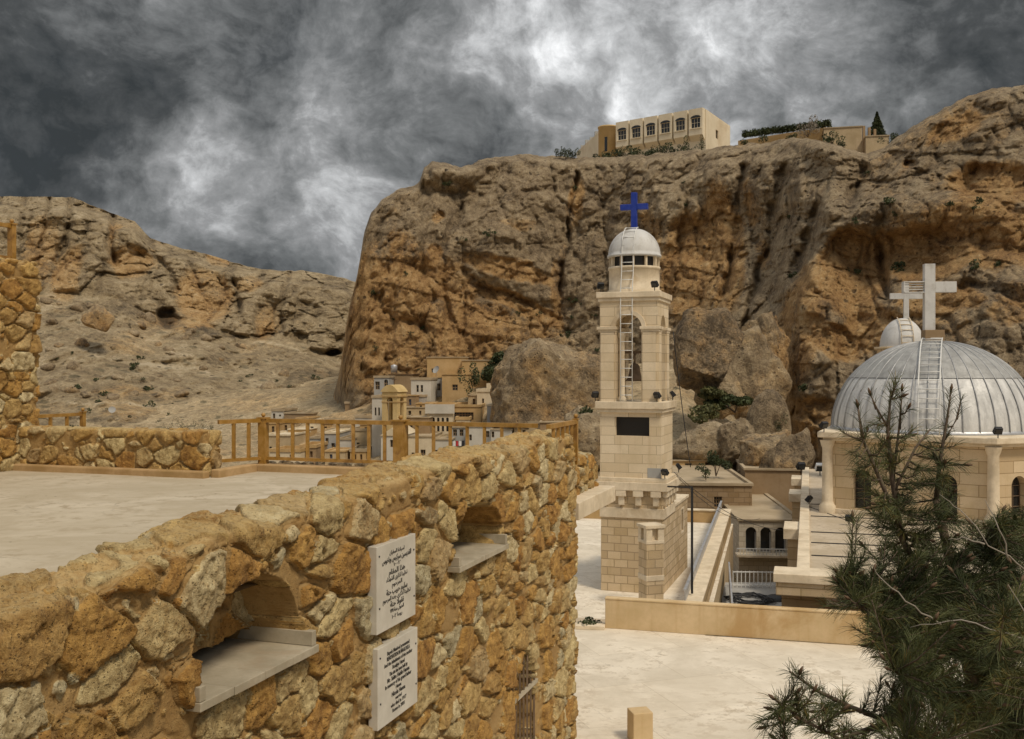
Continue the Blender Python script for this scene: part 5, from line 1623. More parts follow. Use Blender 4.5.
# ladder lying up the dome
dirc = Vector((-18.3 + .0, -43.5, 0)).normalized()
aa = math.atan2(dirc.y, dirc.x) - .035
ra, rb = [], []
side = Vector((-math.sin(aa), math.cos(aa), 0))
for q in [0, 6, 14, 22, 32, 42, 52, 62, 72, 80, 86]:
    r_ = (DRAD + .12) * math.cos(R(q)) ** .96; z_ = -2.58 + (DH + .10) * math.sin(R(q))
    c = Vector((18.3 + r_ * math.cos(aa), 43.5 + r_ * math.sin(aa), z_))
    ra.append(c - side * .40); rb.append(c + side * .40)
ladder('white ladder lying against the big zinc dome', ra, rb, .42, .026, 'white_metal')
ra, rb = [], []
aa2 = math.atan2(-53.0, -20.67) + .25; side2 = Vector((-math.sin(aa2), math.cos(aa2), 0))
for q in [0, 20, 40, 60, 80]:
    c = Vector((20.67 + 1.17 * math.cos(R(q)) * math.cos(aa2), 53 + 1.17 * math.cos(R(q)) * math.sin(aa2), 1.2 + 1.57 * math.sin(R(q))))
    ra.append(c - side2 * .3); rb.append(c + side2 * .3)
ladder('small white ladder on the little cupola behind the big dome', ra, rb, .35, .03)
for (px, py, d, rz, lb, sc) in [(824, 441, 41.7, .4, 'black floodlight on the left corner of the drum cornice', 1.0), (998, 446.5, 37.8, 0, 'black floodlight on the right corner of the drum cornice', 1.0), (809, 506, 44.0, .8, 'black floodlight standing near the left edge of the church roof', 1.0),
                                (849, 526, 38.5, -.6, 'black floodlight lying on the church roof before the drum window', .9), (801, 474, 57.5, .2, 'black boxy floodlight at the far left corner of the church roof', 1.5), (820, 476, 56.5, -.1, 'pale boxy floodlight at the far edge of the church roof beside the drum', 1.6),
                                (770, 528, 36, .3, 'small floodlight on the left edge of the church roof', .01)]:
    if sc > .1:
        z_ = -2.6 if py < 450 else ZR + .02
        q = P(px, py, d); flood((q.x, q.y, z_), rz, lb, sc, 'white_metal' if 'pale' in lb else 'black_metal')

# ------------------------------------------------------------------ buildings between
def house(label, px0, px1, yt, yb, d, depth, rot, wall, roof='mud_roof', wins=(), group=None, cat='house', name='house', rim=.22, below=4.0, bars=(1, 1), fascia=None, glass='glass', wd=.22, rwins=(), frame='brown_wall'):
    sc = d / 1000
    c, s_ = math.cos(rot), math.sin(rot)
    # width so that the right front corner falls at px1
    k = (px1 - 512) / 1000; x0 = (px0 - 512) / 1000 * d
    w_ = (k * d - x0) / (c - k * s_)
    t = empty(name, P(px0, yb, d) + Vector((0, 0, -below)), rot, label, cat, group)
    H = (yb - yt) * sc + below
    hs = []
    for q in wins:
        cx, cy, ww, hh = q[:4]
        kk = (cx - 512) / 1000; u = (kk * d - x0) / (c - kk * s_)
        v = (yb - cy) * sc + below
        hs.append((max(.05, u - ww * sc / 2), min(w_ - .05, u + ww * sc / 2), max(.1, v - hh * sc / 2), min(H - .15, v + hh * sc / 2), len(q) > 4 and q[4]))
    m = MB()
    m.panel((0, 0, 0), (1, 0, 0), (0, -1, 0), w_, 0, H, hs, wd)
    rh = [(a, b, e + below, f + below) for (a, b, e, f) in rwins]
    m.panel((w_, 0, 0), (0, 1, 0), (1, 0, 0), depth, 0, H, rh, wd)
    m.panel((0, depth, 0), (0, -1, 0), (-1, 0, 0), depth, 0, H, [(a, b, e, f) for (a, b, e, f) in [(depth - q[1], depth - q[0], q[2], q[3]) for q in rh]], wd)
    m.panel((w_, depth, 0), (-1, 0, 0), (0, 1, 0), w_, 0, H)
    m.build('wall', MT[wall], t)
    for h in hs: window(t, (0, 0, 0), (1, 0, 0), (0, -1, 0), h, wd - .02, glass, bars, frame, min(.06, .1 * (h[1] - h[0])))
    for h in rh:
        window(t, (w_, 0, 0), (0, 1, 0), (1, 0, 0), h, wd - .02, glass, bars, frame, .05)
        window(t, (0, depth, 0), (0, -1, 0), (-1, 0, 0), (depth - h[1], depth - h[0], h[2], h[3]), wd - .02, glass, bars, frame, .05)
    m = MB(); m.box(.1, w_ - .1, .1, depth - .1, H - .25, H - .02)
    for (a, b, e, f) in ((-.08, w_ + .08, -.10, .14), (-.08, w_ + .08, depth - .14, depth + .1), (-.08, .14, .14, depth - .14), (w_ - .14, w_ + .08, .14, depth - .14)):
        m.box(a, b, e, f, H - .03, H + rim)
    m.build('roof', MT[roof], t)
    if fascia:
        m = MB(); m.box(-.18, w_ + .18, -.22, -.102, H - fascia[0], H + rim + .03); m.build('fascia', MT[fascia[1]], t)
    return t


t = house('pale stone house with three arched windows and a flat roof beside the church', 739, 802, 520.5, 566, 52, 14, R(-5), 'arc', 'mud_roof', [(751, 540, 10.8, 25, True), (765.8, 540, 10.8, 25, True), (780.5, 540, 10.8, 25, True)], bars=(0, 0), frame='blue_wall', rim=.06, wd=.3, below=4.0)
m = MB(); m.box(-.2, 3.6, -.75, -.0, 4.55, 4.68); m.build('balcony_slab', MT['trim'], t, bevel=.02)
m = MB(); m.bar((-.2, -.7, 5.0), (3.6, -.7, 5.0), .05, .05)
for i in range(24): m.bar((-.2 + 3.8 * i / 23, -.7, 4.68), (-.2 + 3.8 * i / 23, -.7, 5.0), .03, .03)
m.build('balcony_rail', MT['white_metal'], t)
t = house('low brown stone house with a flat mud roof behind the court wall', 655, 752, 485, 530, 58, 13.5, R(-4), 'brownstone', 'mud_roof', [(718, 502, 8, 11)], rim=.12, below=5, bars=(2, 2))
house('tan flat roofed house under the orange buttress', 745, 800, 470, 510, 63, 8, R(-8), 'brown_wall', 'mud_roof', [], rim=.1, below=4)
house('plain cut rock house front above the flat brown roof', 662, 705, 461, 486, 70, 3, R(-3), 'ochre_wall', 'mud_roof', [(687, 463, 4, 9), (690.5, 466, 2.5, 7)], rim=.05, below=4, bars=(0, 0))
# low flat roof with hose in the alley
m = MB(); m.prism([(6.55, 31.0), (8.5, 31.0), (11.3, 40.4), (8.45, 40.4)], -13.2, -8.6)
t = m.build('alley_roof', MT['blue_wall']); tag(t, 'low grey concrete roof in the alley left of the church', 'building')
t = empty('picket_fence', P(733, 588, 39.5), R(-3), 'white metal picket fence across the alley left of the church', 'fence')
m = MB(); m.bar((0, 0, .1), (2.6, 0, .1), .04, .04); m.bar((0, 0, .62), (2.6, 0, .62), .04, .04)
m.build('fence_rails', MT['white_metal'], t)
for i in range(17):
    m = MB(); m.bar((2.6 * i / 16, 0, 0), (2.6 * i / 16, 0, .66), .03, .03); m.build('picket', MT['white_metal'], t)
m = MB()
pts = []
for i in range(150):
    a_ = i * .33; r_ = .42 + .14 * math.sin(i * .7) + .05 * math.sin(i * 2.3)
    pts.append((.9 * r_ * math.cos(a_) * 1.8, r_ * math.sin(a_) * 1.6, .05 + .08 * (i % 7) / 7))
m.tube(pts, .024, 5)
o = m.build('hose', MT['rubber']); o.location = P(751, 601, 37.2); o.location.z = -8.6
tag(o, 'coil of black hose lying on the low grey alley roof', 'hose')
m = MB(); m.lathe(0, 0, [(0, .16), (.3, .14), (.42, .08), (.45, 0)], 16)
o = m.build('basin', MT['rubber'], None); o.location = P(777, 600, 37.4); o.location.z = -8.6
tag(o, 'black upturned basin on the alley roof next to the hose', 'basin')
t = empty('stair_railing', (6.9, 31.2, -8.6), 0, 'grey sheet metal stair guard in the alley beside the court wall', 'railing')
m = MB(); m.bar((0, 0, .9), (1.65, 8.2, 1.0), .06, .05); m.build('hand_rail', MT['grey_metal'], t)
m = MB(); m.bar((0, 0, .5), (1.65, 8.2, .6), .03, .62); m.build('sheet', MT['grey_metal'], t)
# cables
def cable(label, a, b, sag, rad=.011, n=14):
    m = MB(); a = Vector(a); b = Vector(b)
    m.tube([a.lerp(b, i / n) - Vector((0, 0, 4 * sag * (i / n) * (1 - i / n))) for i in range(n + 1)], rad, 5)
    return tag(m.build('cable', MT['rubber']), label, 'cable')


cable('black cable sagging from the tower ledge across to the church roof', MTW @ Vector((2.3, 1.0, -3.5)), P(790, 531, 40), .5)
cable('second black cable from the tower ledge towards the pale arcade house', MTW @ Vector((2.3, 1.6, -3.7)), P(760, 519, 51.5), .6)
cable('thin cable lying across the church roof left of the drum', P(806, 506, 44), P(872, 530, 37.5), .0, .018)
cable('thin cable hanging down the right side of the belfry', MTW @ Vector((2.25, 1.2, 1.3)), MTW @ Vector((2.75, 1.8, -3.4)), .2, .015)

# ------------------------------------------------------------------ hotel on the brow
ht = empty('hilltop_hotel', (31.04, 160, 29.5), 0, 'long pale building with arched bay windows on top of the cliff', 'building')
O0 = Vector((31.04, 160, 29.5))
def fr(a, b):
    a = Vector((*a, 0)); b = Vector((*b, 0)); X = (b - a).normalized(); return a - Vector((O0.x, O0.y, 0)), X, Vector((X.y, -X.x, 0)), (b - a).length
HTOP = 41.65 - 29.5
m = MB()
a, X, N, ln = fr((18.0, 170.0), (31.04, 160.0)); a1, X1, N1, ln1 = a, X, N, ln
m.panel(a, X, N, ln, 0, HTOP)
a, X, N, ln = fr((31.04, 160.0), (37.3, 171.0)); hh = (4.9, 6.2, HTOP - 3.6, HTOP - 2.2); a2, X2, N2 = a, X, N
m.panel(a, X, N, ln, 0, HTOP, [hh], .25)
a, X, N, ln = fr((37.3, 171.0), (24.3, 181.0)); m.panel(a, X, N, ln, 0, HTOP)
a, X, N, ln = fr((24.3, 181.0), (18.0, 170.0)); m.panel(a, X, N, ln, 0, HTOP)
m.add([tuple(Vector((x, y, 0)) - Vector((O0.x, O0.y, -HTOP + .12))) for x, y in ((18, 170), (31.04, 160), (37.3, 171), (24.3, 181))], [(0, 1, 2, 3)])
m.build('wall', MT['hotel'], ht)
window(ht, a2, X2, N2, hh, .22, bars=(1, 1))
bwid = ln1 / 6
for i in range(6):
    b = MB(); pa = a1 + X1 * (bwid * i + .16) ; wdt = bwid - .32
    w0 = (wdt / 2 - .82, wdt / 2 + .82, HTOP - 2.95, HTOP - 1.35, False)
    pj = .95
    b.panel(pa + N1 * pj, X1, N1, wdt, HTOP - 4.1, HTOP + .12, [w0], .2)
    b.panel(pa + X1 * wdt + N1 * pj, -N1, X1, pj, HTOP - 4.1, HTOP + .12); b.panel(pa, N1, -X1, pj, HTOP - 4.1, HTOP + .12)
    q = lambda u, n_, z_: tuple(pa + X1 * u + N1 * n_ + Vector((0, 0, z_)))
    b.quad(q(0, pj, HTOP - 4.1), q(0, 0.0, HTOP - 4.9), q(wdt, 0, HTOP - 4.9), q(wdt, pj, HTOP - 4.1))
    b.add([q(0, pj, HTOP - 4.1), q(0, 0, HTOP - 4.1), q(0, 0, HTOP - 4.9)], [(0, 1, 2)]); b.add([q(wdt, pj, HTOP - 4.1), q(wdt, 0, HTOP - 4.9), q(wdt, 0, HTOP - 4.1)], [(0, 1, 2)])
    b.quad(q(0, 0, HTOP + .12), q(0, pj, HTOP + .12), q(wdt, pj, HTOP + .12), q(wdt, 0, HTOP + .12))
    bay = b.build('bay', MT['hotel'], ht)
    window(ht, pa + N1 * pj, X1, N1, w0, .18, bars=(2, 1), frame='hotel')
    # rounded eyebrow over the window
    e = MB(); c_ = wdt / 2; zb = HTOP - 1.35
    arc = [(c_ + .92 * math.cos(math.pi * k / 12), zb + .42 * math.sin(math.pi * k / 12)) for k in range(13)]
    e.add([tuple(pa + N1 * (pj + .012) + X1 * u + Vector((0, 0, v))) for u, v in arc], [tuple(range(13))])
    e.build('fanlight', MT['glass'], bay)
    g2 = MB(); g2.bar(pa + N1 * (pj + .06) + X1 * .2 + Vector((0, 0, HTOP - 3.05)), pa + N1 * (pj + .06) + X1 * (wdt - .2) + Vector((0, 0, HTOP - 3.05)), .14, .14); g2.build('sill', MT['hotel'], bay)
m = MB()
cyl = P(608.5, 0, 172.5) - O0
m.lathe(cyl.x, cyl.y, [(1.75, 0), (1.75, HTOP - .15), (1.85, HTOP - .1), (1.85, HTOP + .15), (0, HTOP + .15)], 40); tr = m.build('round_tower', MT['hotel_ochre'], ht)
for (z0, z1) in ((HTOP - 4.4, HTOP - 1.9), (HTOP - 7.5, HTOP - 6.0)):
    m = MB(); m.lathe(cyl.x, cyl.y, [(1.765, z0), (1.765, z1)], 3, R(-118), R(-102), smooth=False); m.build('window', MT['glass'], tr)
m = MB(); a, X, N, ln = fr((12.3, 190.5), (15.6, 172.0))
hs = [(2.0 + i * 3.6, 3.2 + i * 3.6, HTOP - 6.2, HTOP - 3.4) for i in range(5)]
m.panel(a, X, N, ln, 0, HTOP - .2, hs, .2)
a_, X_, N_, l_ = fr((15.6, 172), (20, 176)); m.panel(a_, X_, N_, l_, 0, HTOP - .2)
a_, X_, N_, l_ = fr((20, 193), (12.3, 190.5)); m.panel(a_, X_, N_, l_, 0, HTOP - .2)
m.add([tuple(Vector((x, y, 41.3)) - O0) for x, y in ((12.3, 190.5), (15.6, 172), (20, 176), (20, 193))], [(0, 1, 2, 3)])
m.build('side_wing', MT['hotel'], ht)
for h in hs: window(ht, a, X, N, h, .18, bars=(1, 1), frame='hotel')
m = MB()
for i in range(5):
    q = a + X * (2 + i * 3.4); m.box(q.x + .3, q.x + 1.1, q.y - .4, q.y + .4, HTOP - .35, HTOP + .55 + .25 * (i % 2))
m.build_each('roof_tank', MT['blue_wall'], ht)

# garden wall, house and trees right of the hotel
wall_run('garden_wall', 'long tan garden wall on the cliff top right of the hotel', P(738, 0, 142).to_2d(), P(826, 0, 134).to_2d(), .5, 27.5, 32.5, MT['ochre_wall'])
house('small tan house on the cliff top beside the dark conifer', 824, 862, 129, 150, 131, 7, R(-14), 'tan_wall', 'mud_roof', [], rim=.1, below=5)
house('low tan outhouse at the foot of the dark conifer', 866, 889, 137, 150, 127, 5, R(-10), 'tan_wall', 'mud_roof', [], rim=.1, below=5)
t = empty('gate', P(863, 138, 128), 0, 'dark gate pillars between the tan house and the conifer', 'gate')
m = MB()
for i in range(3): m.box(i * .7, i * .7 + .3, 0, .3, -3, 1.5 - .2 * i)
m.build_each('gate_pillar', MT['brown_wall'], t)

# ------------------------------------------------------------------ the village below the cliff
VG = 'houses of the village below the cliff'
R2 = random.Random(3)
house('small blue grey house highest at the left of the village, with an arched window', 374, 389, 378, 396, 122, 6, R(-6), 'blue_wall', 'mud_roof', [(377.5, 386, 4.5, 8), (386, 384, 4, 8, True)], VG)
house('brown windowless house behind the village belfry', 389, 413, 375, 397, 125, 7, R(-4), 'brown_wall', 'wood', [], VG, rim=.1)
house('white house with twin narrow windows right of the belfry', 411, 431, 380, 397, 118, 6, R(-8), 'white_wall', 'mud_roof', [(417.5, 389, 2.4, 7), (421.8, 389, 2.4, 7)], VG, bars=(0, 1))
house('grey lower house under the twin windowed white house', 412, 424, 397, 409, 116.5, 5, R(-8), 'blue_wall', 'mud_roof', [], VG)
house('tall tan house with one square window in the upper village', 442, 468, 375, 404, 119, 8, R(-3), 'ochre_wall', 'ochre_wall', [(455, 388, 5.5, 6)], VG, rim=.1, bars=(1, 1))
house('blue grey recessed house front left of the tall tan house', 430, 443, 378, 404, 121, 6, R(-3), 'blue_wall', 'ochre_wall', [(438.6, 387.5, 4, 7)], VG, rim=.1)
house('plain ochre house at the top against the rock', 427, 466, 358, 376, 124, 4, R(-2), 'ochre_wall', 'mud_roof', [(433, 371, 3, 4)], VG, rim=.1)
house('low ochre house at the top near the dark bush', 462, 492, 361, 378, 123, 4, R(-6), 'ochre_wall', 'mud_roof', [(489, 368, 3, 6)], VG, rim=.1, glass='wood')
house('white house tucked left of the village belfry', 372, 383, 398, 424, 107, 6, R(-5), 'white_wall', 'mud_roof', [(375.5, 412, 1.8, 8), (379, 412, 1.8, 8)], VG, bars=(0, 0))
house('long cream house with four narrow arches and a white fascia', 427, 453, 407, 440, 108, 8, R(-3), 'cream_wall', 'ochre_wall', [(433.5, 425, 2.6, 14, True), (438.2, 425, 2.6, 14, True), (442.8, 425, 2.6, 14, True), (447.4, 425, 2.6, 14, True)], VG, bars=(0, 0), fascia=(.75, 'white_wall'))
house('tan house with a wide latticed window', 452, 481, 407, 436, 109, 8, R(-3), 'ochre_wall', 'ochre_wall', [(463.5, 416.5, 20, 7.5)], VG, bars=(6, 2), frame='wood')
t = house('pale stepped chapel with a small lantern on its roof', 477, 499, 392, 412, 114, 7, R(-10), 'cream_wall', 'cream_wall', [(483, 402, 2, 6)], VG, rim=.3)
m = MB(); m.box(.9, 2.9, 1, 4, 6.2, 7.2); m.lathe(1.9, 2, [(.45, 7.2), (.45, 8.0), (.55, 8.05), (.3, 8.5), (0, 8.6)], 16); m.build('lantern', MT['cream_wall'], t)
house('grey house with small scattered windows at the right of the village', 487, 528, 406, 452, 106, 8, R(-5), 'blue_wall', 'cream_wall', [(498.5, 417, 4, 7), (513.5, 411, 2.4, 2.4), (516, 421.5, 3.4, 3.4), (505, 430, 3, 4), (521, 421, 2.4, 4)], VG, rim=.12)
house('white house with a small dark window just above the long wall', 468, 492, 427, 456, 101, 6, R(-5), 'white_wall', 'mud_roof', [(470.5, 438, 2.5, 6), (487, 434.5, 4.2, 6.5)], VG, rim=.1)
house('pale house behind the balustrade posts', 491, 512, 430, 458, 100, 6, R(-5), 'white_wall', 'mud_roof', [(492.5, 435, 3.5, 6)], VG, rim=.1)
house('tan lower house right of the tall railing post', 404, 432, 437, 470, 101, 7, R(-4), 'cream_wall', 'mud_roof', [(423, 454, 5, 8), (413, 456, 3, 6)], VG, rim=.1)
house('narrow pale house with a door below the arched house', 431, 452, 440, 470, 102, 6, R(-4), 'white_wall', 'mud_roof', [(437, 455, 4, 9), (445, 456, 3, 6)], VG, rim=.1)
house('house with a shaded balcony behind the laundry', 451, 470, 428, 460, 104, 6, R(-4), 'blue_wall', 'mud_roof', [(455, 433, 4, 7), (461.5, 433, 4, 7), (460, 449, 8, 8)], VG, rim=.1)
# gable fronted house
t = house('white gabled house with a double window below the belfry', 381, 403, 436, 472, 99, 7, R(-6), 'white_wall', 'mud_roof', [(392.5, 444, 5, 7.5)], VG, rim=.0, bars=(1, 0))
m = MB(); w_ = 2.18
hz = (472 - 436) * .099 + 4
m.add([(-.1, -.05, hz), (w_ + .1, -.05, hz), (w_ / 2, -.05, hz + .75), (-.1, 7, hz), (w_ + .1, 7, hz), (w_ / 2, 7, hz + .75)], [(0, 1, 2), (3, 5, 4), (1, 4, 5, 2), (0, 2, 5, 3)]); m.build('gable', MT['cream_wall'], t)
for (px0, px1, yt, yb, d, wl, wn, lb) in [
    (271.5, 284, 411.5, 421, 134, 'white_wall', [(274, 416.5, 2.4, 5), (280, 416, 2, 2)], 'lone white house at the far left edge of the village'),
    (284, 313, 414, 423, 133, 'brown_wall', [], 'low dark roofed shed right of the lone white house'),
    (262, 290, 436, 462, 112, 'tan_wall', [(266.5, 450, 2.6, 6), (270.5, 450, 2.6, 6), (283, 449, 4, 6)], 'wide tan house low behind the left railing post'),
    (288, 309, 430, 460, 118, 'ochre_wall', [(294, 440, 3, 5), (301.5, 427, 3, 5)], 'ochre house between the first railing bars'),
    (307, 320, 423, 440, 121, 'cream_wall', [(312, 430.5, 3.2, 7)], 'small cream house with one dark window'),
    (319, 331, 424, 440, 122, 'ochre_wall', [(325, 430.5, 4, 7)], 'small ochre house with a dark doorway'),
    (309, 324, 439, 462, 112, 'white_wall', [(313, 447, 3.2, 8), (320, 448, 2, 5)], 'white house with a tall shutter behind the railing'),
    (323, 338, 434, 462, 111, 'blue_wall', [(327, 441, 3, 5), (333, 447, 3.4, 7)], 'blue grey house with two windows behind the railing'),
    (337, 352, 440, 462, 110, 'white_wall', [(343, 451, 4, 6)], 'pale house with a flat roof beside the long tan wall house'),
    (338, 362, 428, 442, 120, 'ochre_wall', [(345, 433, 2.5, 5), (356, 434, 2.5, 5)], 'tan house with two windows in the middle of the railing view'),
    (351, 382, 431, 462, 112, 'tan_wall', [(358, 446, 3, 6), (374, 452, 5, 9)], 'long tan walled house left of the gabled house'),
    (355, 376, 418, 432, 118, 'white_wall', [(361, 424, 2.4, 4), (369, 424, 2.4, 4)], 'long low white house left of the belfry'),
    (330, 356, 417, 428, 127, 'tan_wall', [(338, 421, 2, 4), (348, 421.5, 2, 4)], 'tan house at the foot of the scree'),
    (345, 373, 404, 418, 130, 'brown_wall', [(352, 410, 2.5, 5)], 'brown house under the nose of the cliff'),
    (528, 562, 399, 428, 108, 'ochre_wall', [], 'blank ochre retaining wall house under the round rock'),
    (514, 540, 424, 452, 100, 'tan_wall', [(524, 433, 3, 5)], 'tan house at the right end of the village'),
    (404, 430, 418, 440, 106, 'brown_wall', [(411, 426, 3, 5)], 'shaded brown house between belfry and arches'),
    (540, 575, 423, 450, 97, 'brown_wall', [(556, 436, 4, 6)], 'low brown house in front of the round rock')]:
    house(lb, px0, px1, yt, yb, d, R2.uniform(5, 8), R(R2.uniform(-9, -2)), wl, R2.choice(['mud_roof', 'mud_roof', 'cream_wall']), wn, VG, rim=R2.choice([.08, .15, .25]), bars=R2.choice([(0, 0), (1, 1), (0, 1)]), below=5)

FILL = [(266, 280, 424, 436, 124, 'ochre_wall'), (281, 296, 423, 434, 126, 'tan_wall'), (296, 308, 419, 428, 128, 'cream_wall'), (325, 343, 421, 431, 125, 'brown_wall'), (343, 357, 438, 446, 116, 'cream_wall'),
        (360, 372, 425, 437, 114, 'ochre_wall'), (374, 388, 440, 455, 108, 'yellow_wall'), (300, 316, 448, 462, 106, 'brown_wall'), (325, 345, 452, 464, 105, 'tan_wall'), (270, 300, 452, 464, 105, 'cream_wall'),
        (350, 366, 452, 464, 106, 'ochre_wall'), (404, 416, 396, 410, 115, 'brown_wall'), (402, 428, 408, 421, 111, 'tan_wall'), (416, 432, 404, 412, 113, 'ochre_wall'), (468, 480, 396, 409, 116, 'tan_wall'), (456, 470, 420, 430, 107, 'cream_wall'), (500, 530, 392, 410, 111, 'brown_wall')]
FL = ['ochre house second row at far left of the village', 'tan house second row left of the post', 'small cream house below the shed', 'brown house below the scree', 'cream flat house mid village', 'ochre house left below the belfry', 'yellow house in front of the belfry foot', 'brown house low between railing bars', 'tan wall low in the village', 'cream wall lowest at far left of the village', 'ochre house lowest before the long tan house', 'brown house tucked right of the belfry top', 'tan house right of the belfry arch', 'ochre ledge house under the grey lower house', 'tan house beside the stepped chapel', 'cream house above the laundry', 'brown rock built house under the round rock']
for (px0, px1, yt, yb, d, wl), lb in zip(FILL, FL):
    wn = [(px0 + (px1 - px0) * q, yt + (yb - yt) * .48, R2.uniform(2, 3.2), min(6, (yb - yt) * .5)) for q in ((.3, .7) if px1 - px0 > 14 else (.5,))]
    t = house(lb, px0, px1, yt, yb, d, R2.uniform(4, 6), R(R2.uniform(-10, 0)), wl, R2.choice(['mud_roof', 'ochre_wall', 'mud_roof']), wn, VG, rim=R2.choice([.06, .12, .3]), bars=R2.choice([(0, 0), (1, 1), (0, 1)]), below=5, glass=R2.choice(['glass', 'glass', 'wood', 'panel_blue']))
# village belfry
t = empty('village_belfry', P(382, 470, 104), R(-24), 'small ochre belfry with arched openings and a curved gable roof in the village', 'belfry')
bw_ = 1.85; sc = .104
Hb = (470 - 392.5) * sc
a0 = (bw_ / 2 - .36, bw_ / 2 + .36, (470 - 424) * sc, (470 - 397.5) * sc, True)
m = MB()
for (O, X, N) in (((0, 0, 0), (1, 0, 0), (0, -1, 0)), ((bw_, 0, 0), (0, 1, 0), (1, 0, 0)), ((bw_, bw_, 0), (-1, 0, 0), (0, 1, 0)), ((0, bw_, 0), (0, -1, 0), (-1, 0, 0))):
    m.panel(O, X, N, bw_, -3, Hb, [a0], .3)
    m.panel(Vector(O) - Vector(N) * .3, X, -Vector(N), bw_, -3, Hb, [a0], 0)
m.build('body', MT['yellow_wall'], t)
m = MB(); m.box(-.1, bw_ + .1, -.1, bw_ + .1, Hb - .5, Hb - .38); m.box(-.06, bw_ + .06, -.06, bw_ + .06, a0[3] - .55, a0[3] - .45); m.build_each('band', MT['ochre_wall'], t)
m = MB()
n = 10
top = [(-.12 + (bw_ + .24) * i / n, Hb + .75 * math.sin(math.pi * i / n) ** .8 + .02) for i in range(n + 1)]
m.add([(x, -.12, z) for x, z in top] + [(x, bw_ + .12, z) for x, z in top], [tuple(range(n + 1)), tuple(range(2 * n + 1, n, -1))] + [(i + 1, i, n + 1 + i, n + 2 + i) for i in range(n)] + [(0, n, 2 * n + 1, n + 1)])
m.build('roof', MT['yellow_wall'], t)
m = MB(); m.bar((bw_ / 2, bw_ / 2, Hb + .7), (bw_ / 2, bw_ / 2, Hb + 1.6), .1, .1); m.bar((bw_ / 2 - .3, bw_ / 2, Hb + 1.3), (bw_ / 2 + .3, bw_ / 2, Hb + 1.3), .1, .1); m.build('cross', MT['iron'], t)

# laundry on a line
t = empty('laundry_line', P(449, 441, 100), 0, 'white, red and black laundry hanging on a village balcony', 'laundry')
m = MB(); m.tube([(0, 0, 0), (.8, 0, -.06), (1.6, 0, 0)], .012, 5); m.build('line', MT['rubber'], t)
for i, c in enumerate(['blackcloth', 'whitecloth', 'red', 'whitecloth', 'blackcloth']):
    m = MB(); x = .08 + i * .30
    vs = []; 
    for j in range(4):
        for k_ in range(4): vs.append((x + .26 * k_ / 3, .03 * math.sin(k_ * 2 + i), -.03 - .52 * j / 3))
    m.add(vs, [(j * 4 + k_, j * 4 + k_ + 1, (j + 1) * 4 + k_ + 1, (j + 1) * 4 + k_) for j in range(3) for k_ in range(3)], True); m.build('cloth', MT[c], t)
# balcony rails, dishes, tanks
def dish(p, rz, label):
    t = empty('satellite_dish', p, rz, label, 'dish', 'satellite dishes on the village roofs')
    m = MB(); m.tube([(0, 0, 0), (0, 0, .8)], .03); m.build('mast', MT['grey_metal'], t)
    m = MB()
    Mx = Matrix.Translation((0, -.1, .95)) @ Matrix.Rotation(R(62), 4, 'X')
    q = MB(); q.lathe(0, 0, [(0, -.1), (.2, -.08), (.38, -.03), (.5, .05)], 18)
    m.add([Mx @ Vector(v) for v in q.v], q.f, True); m.build('reflector', MT['blue_wall'], t)


for (px, py, d, lb) in [(436, 374, 121, 'satellite dish on the blue grey house left of the tall tan house'), (507, 405, 106, 'satellite dish on the grey house at the right of the village')]:
    q = P(px, py + 4, d); dish(q + Vector((0, 1.2, 0)), R2.uniform(-.8, .8), lb)
for i, (px, py, d, lb) in enumerate([(392, 375, 126, 'white water tank on the brown house behind the belfry'), (522, 405, 107.5, 'white water tank on the grey house at the right')]):
    q = P(px, py, d) + Vector((0, 2.2, 0))
    t = empty('water_tank', q, 0, lb, 'water tank', 'water tanks on the village roofs')
    m = MB(); m.lathe(0, 0, [(0, .25), (.42, .25), (.42, 1.1), (.36, 1.2), (.12, 1.24), (.12, 1.3), (0, 1.3)], 20); m.build('tank', MT['grey_metal'], t)
    m = MB(); [m.box(sx * .3 - .04, sx * .3 + .04, sy * .3 - .04, sy * .3 + .04, -.2, .25) for sx in (-1, 1) for sy in (-1, 1)]; m.build_each('leg', MT['iron'], t)
q = P(112, 417, 140); dish(q, .4, 'pale dish at the foot of the bare hillside')

# ------------------------------------------------------------------ plants
def leaf_cloud(rg, n, centre_fn, size, flat=.5):
    """n small leaf faces; centre_fn gives positions"""
    c = centre_fn(n)
    a = rg.normal(size=(n, 3)); a /= np.linalg.norm(a, axis=1)[:, None]
    b = rg.normal(size=(n, 3)); b -= (b * a).sum(1)[:, None] * a; b /= np.linalg.norm(b, axis=1)[:, None]
    s = size * rg.uniform(.6, 1.3, n)[:, None]
    V = np.stack([c - a * s, c + b * s * flat, c + a * s, c - b * s * flat], 1).reshape(-1, 3)
    return V, np.arange(4 * n).reshape(n, 4)


def bush(p, rx, rz, seed, label, cat='bush', n=900, size=None, mat='bush', group=None, name='bush', lobes=7):
    rg = np.random.RandomState(seed)
    cs = rg.normal(size=(lobes, 3)) * np.array([.5, .5, .35]) * np.array([rx, rx, rz]) + np.array([0, 0, rz * .55])
    rs = rg.uniform(.35, .6, lobes)
    def fn(n):
        k = rg.randint(0, lobes, n)
        d = rg.normal(size=(n, 3)); d /= np.linalg.norm(d, axis=1)[:, None]
        return cs[k] + d * (rs[k] * rg.uniform(.4, 1.0, n) ** .5)[:, None] * np.array([rx, rx, rz])
    V, F = leaf_cloud(rg, n, fn, size or rx * .12)
    t = empty(name, p, 0, label, cat, group)
    link_mesh('foliage', np_mesh('foliage', V, F, smooth=False), MT[mat], t)
    m = MB()
    for i in range(3): m.tube([(0, 0, -.4), tuple(cs[i] * .5), tuple(cs[i])], [rx * .05, rx * .03, rx * .012], 5)
    m.build('stem', MT['bark'], t)
    return t


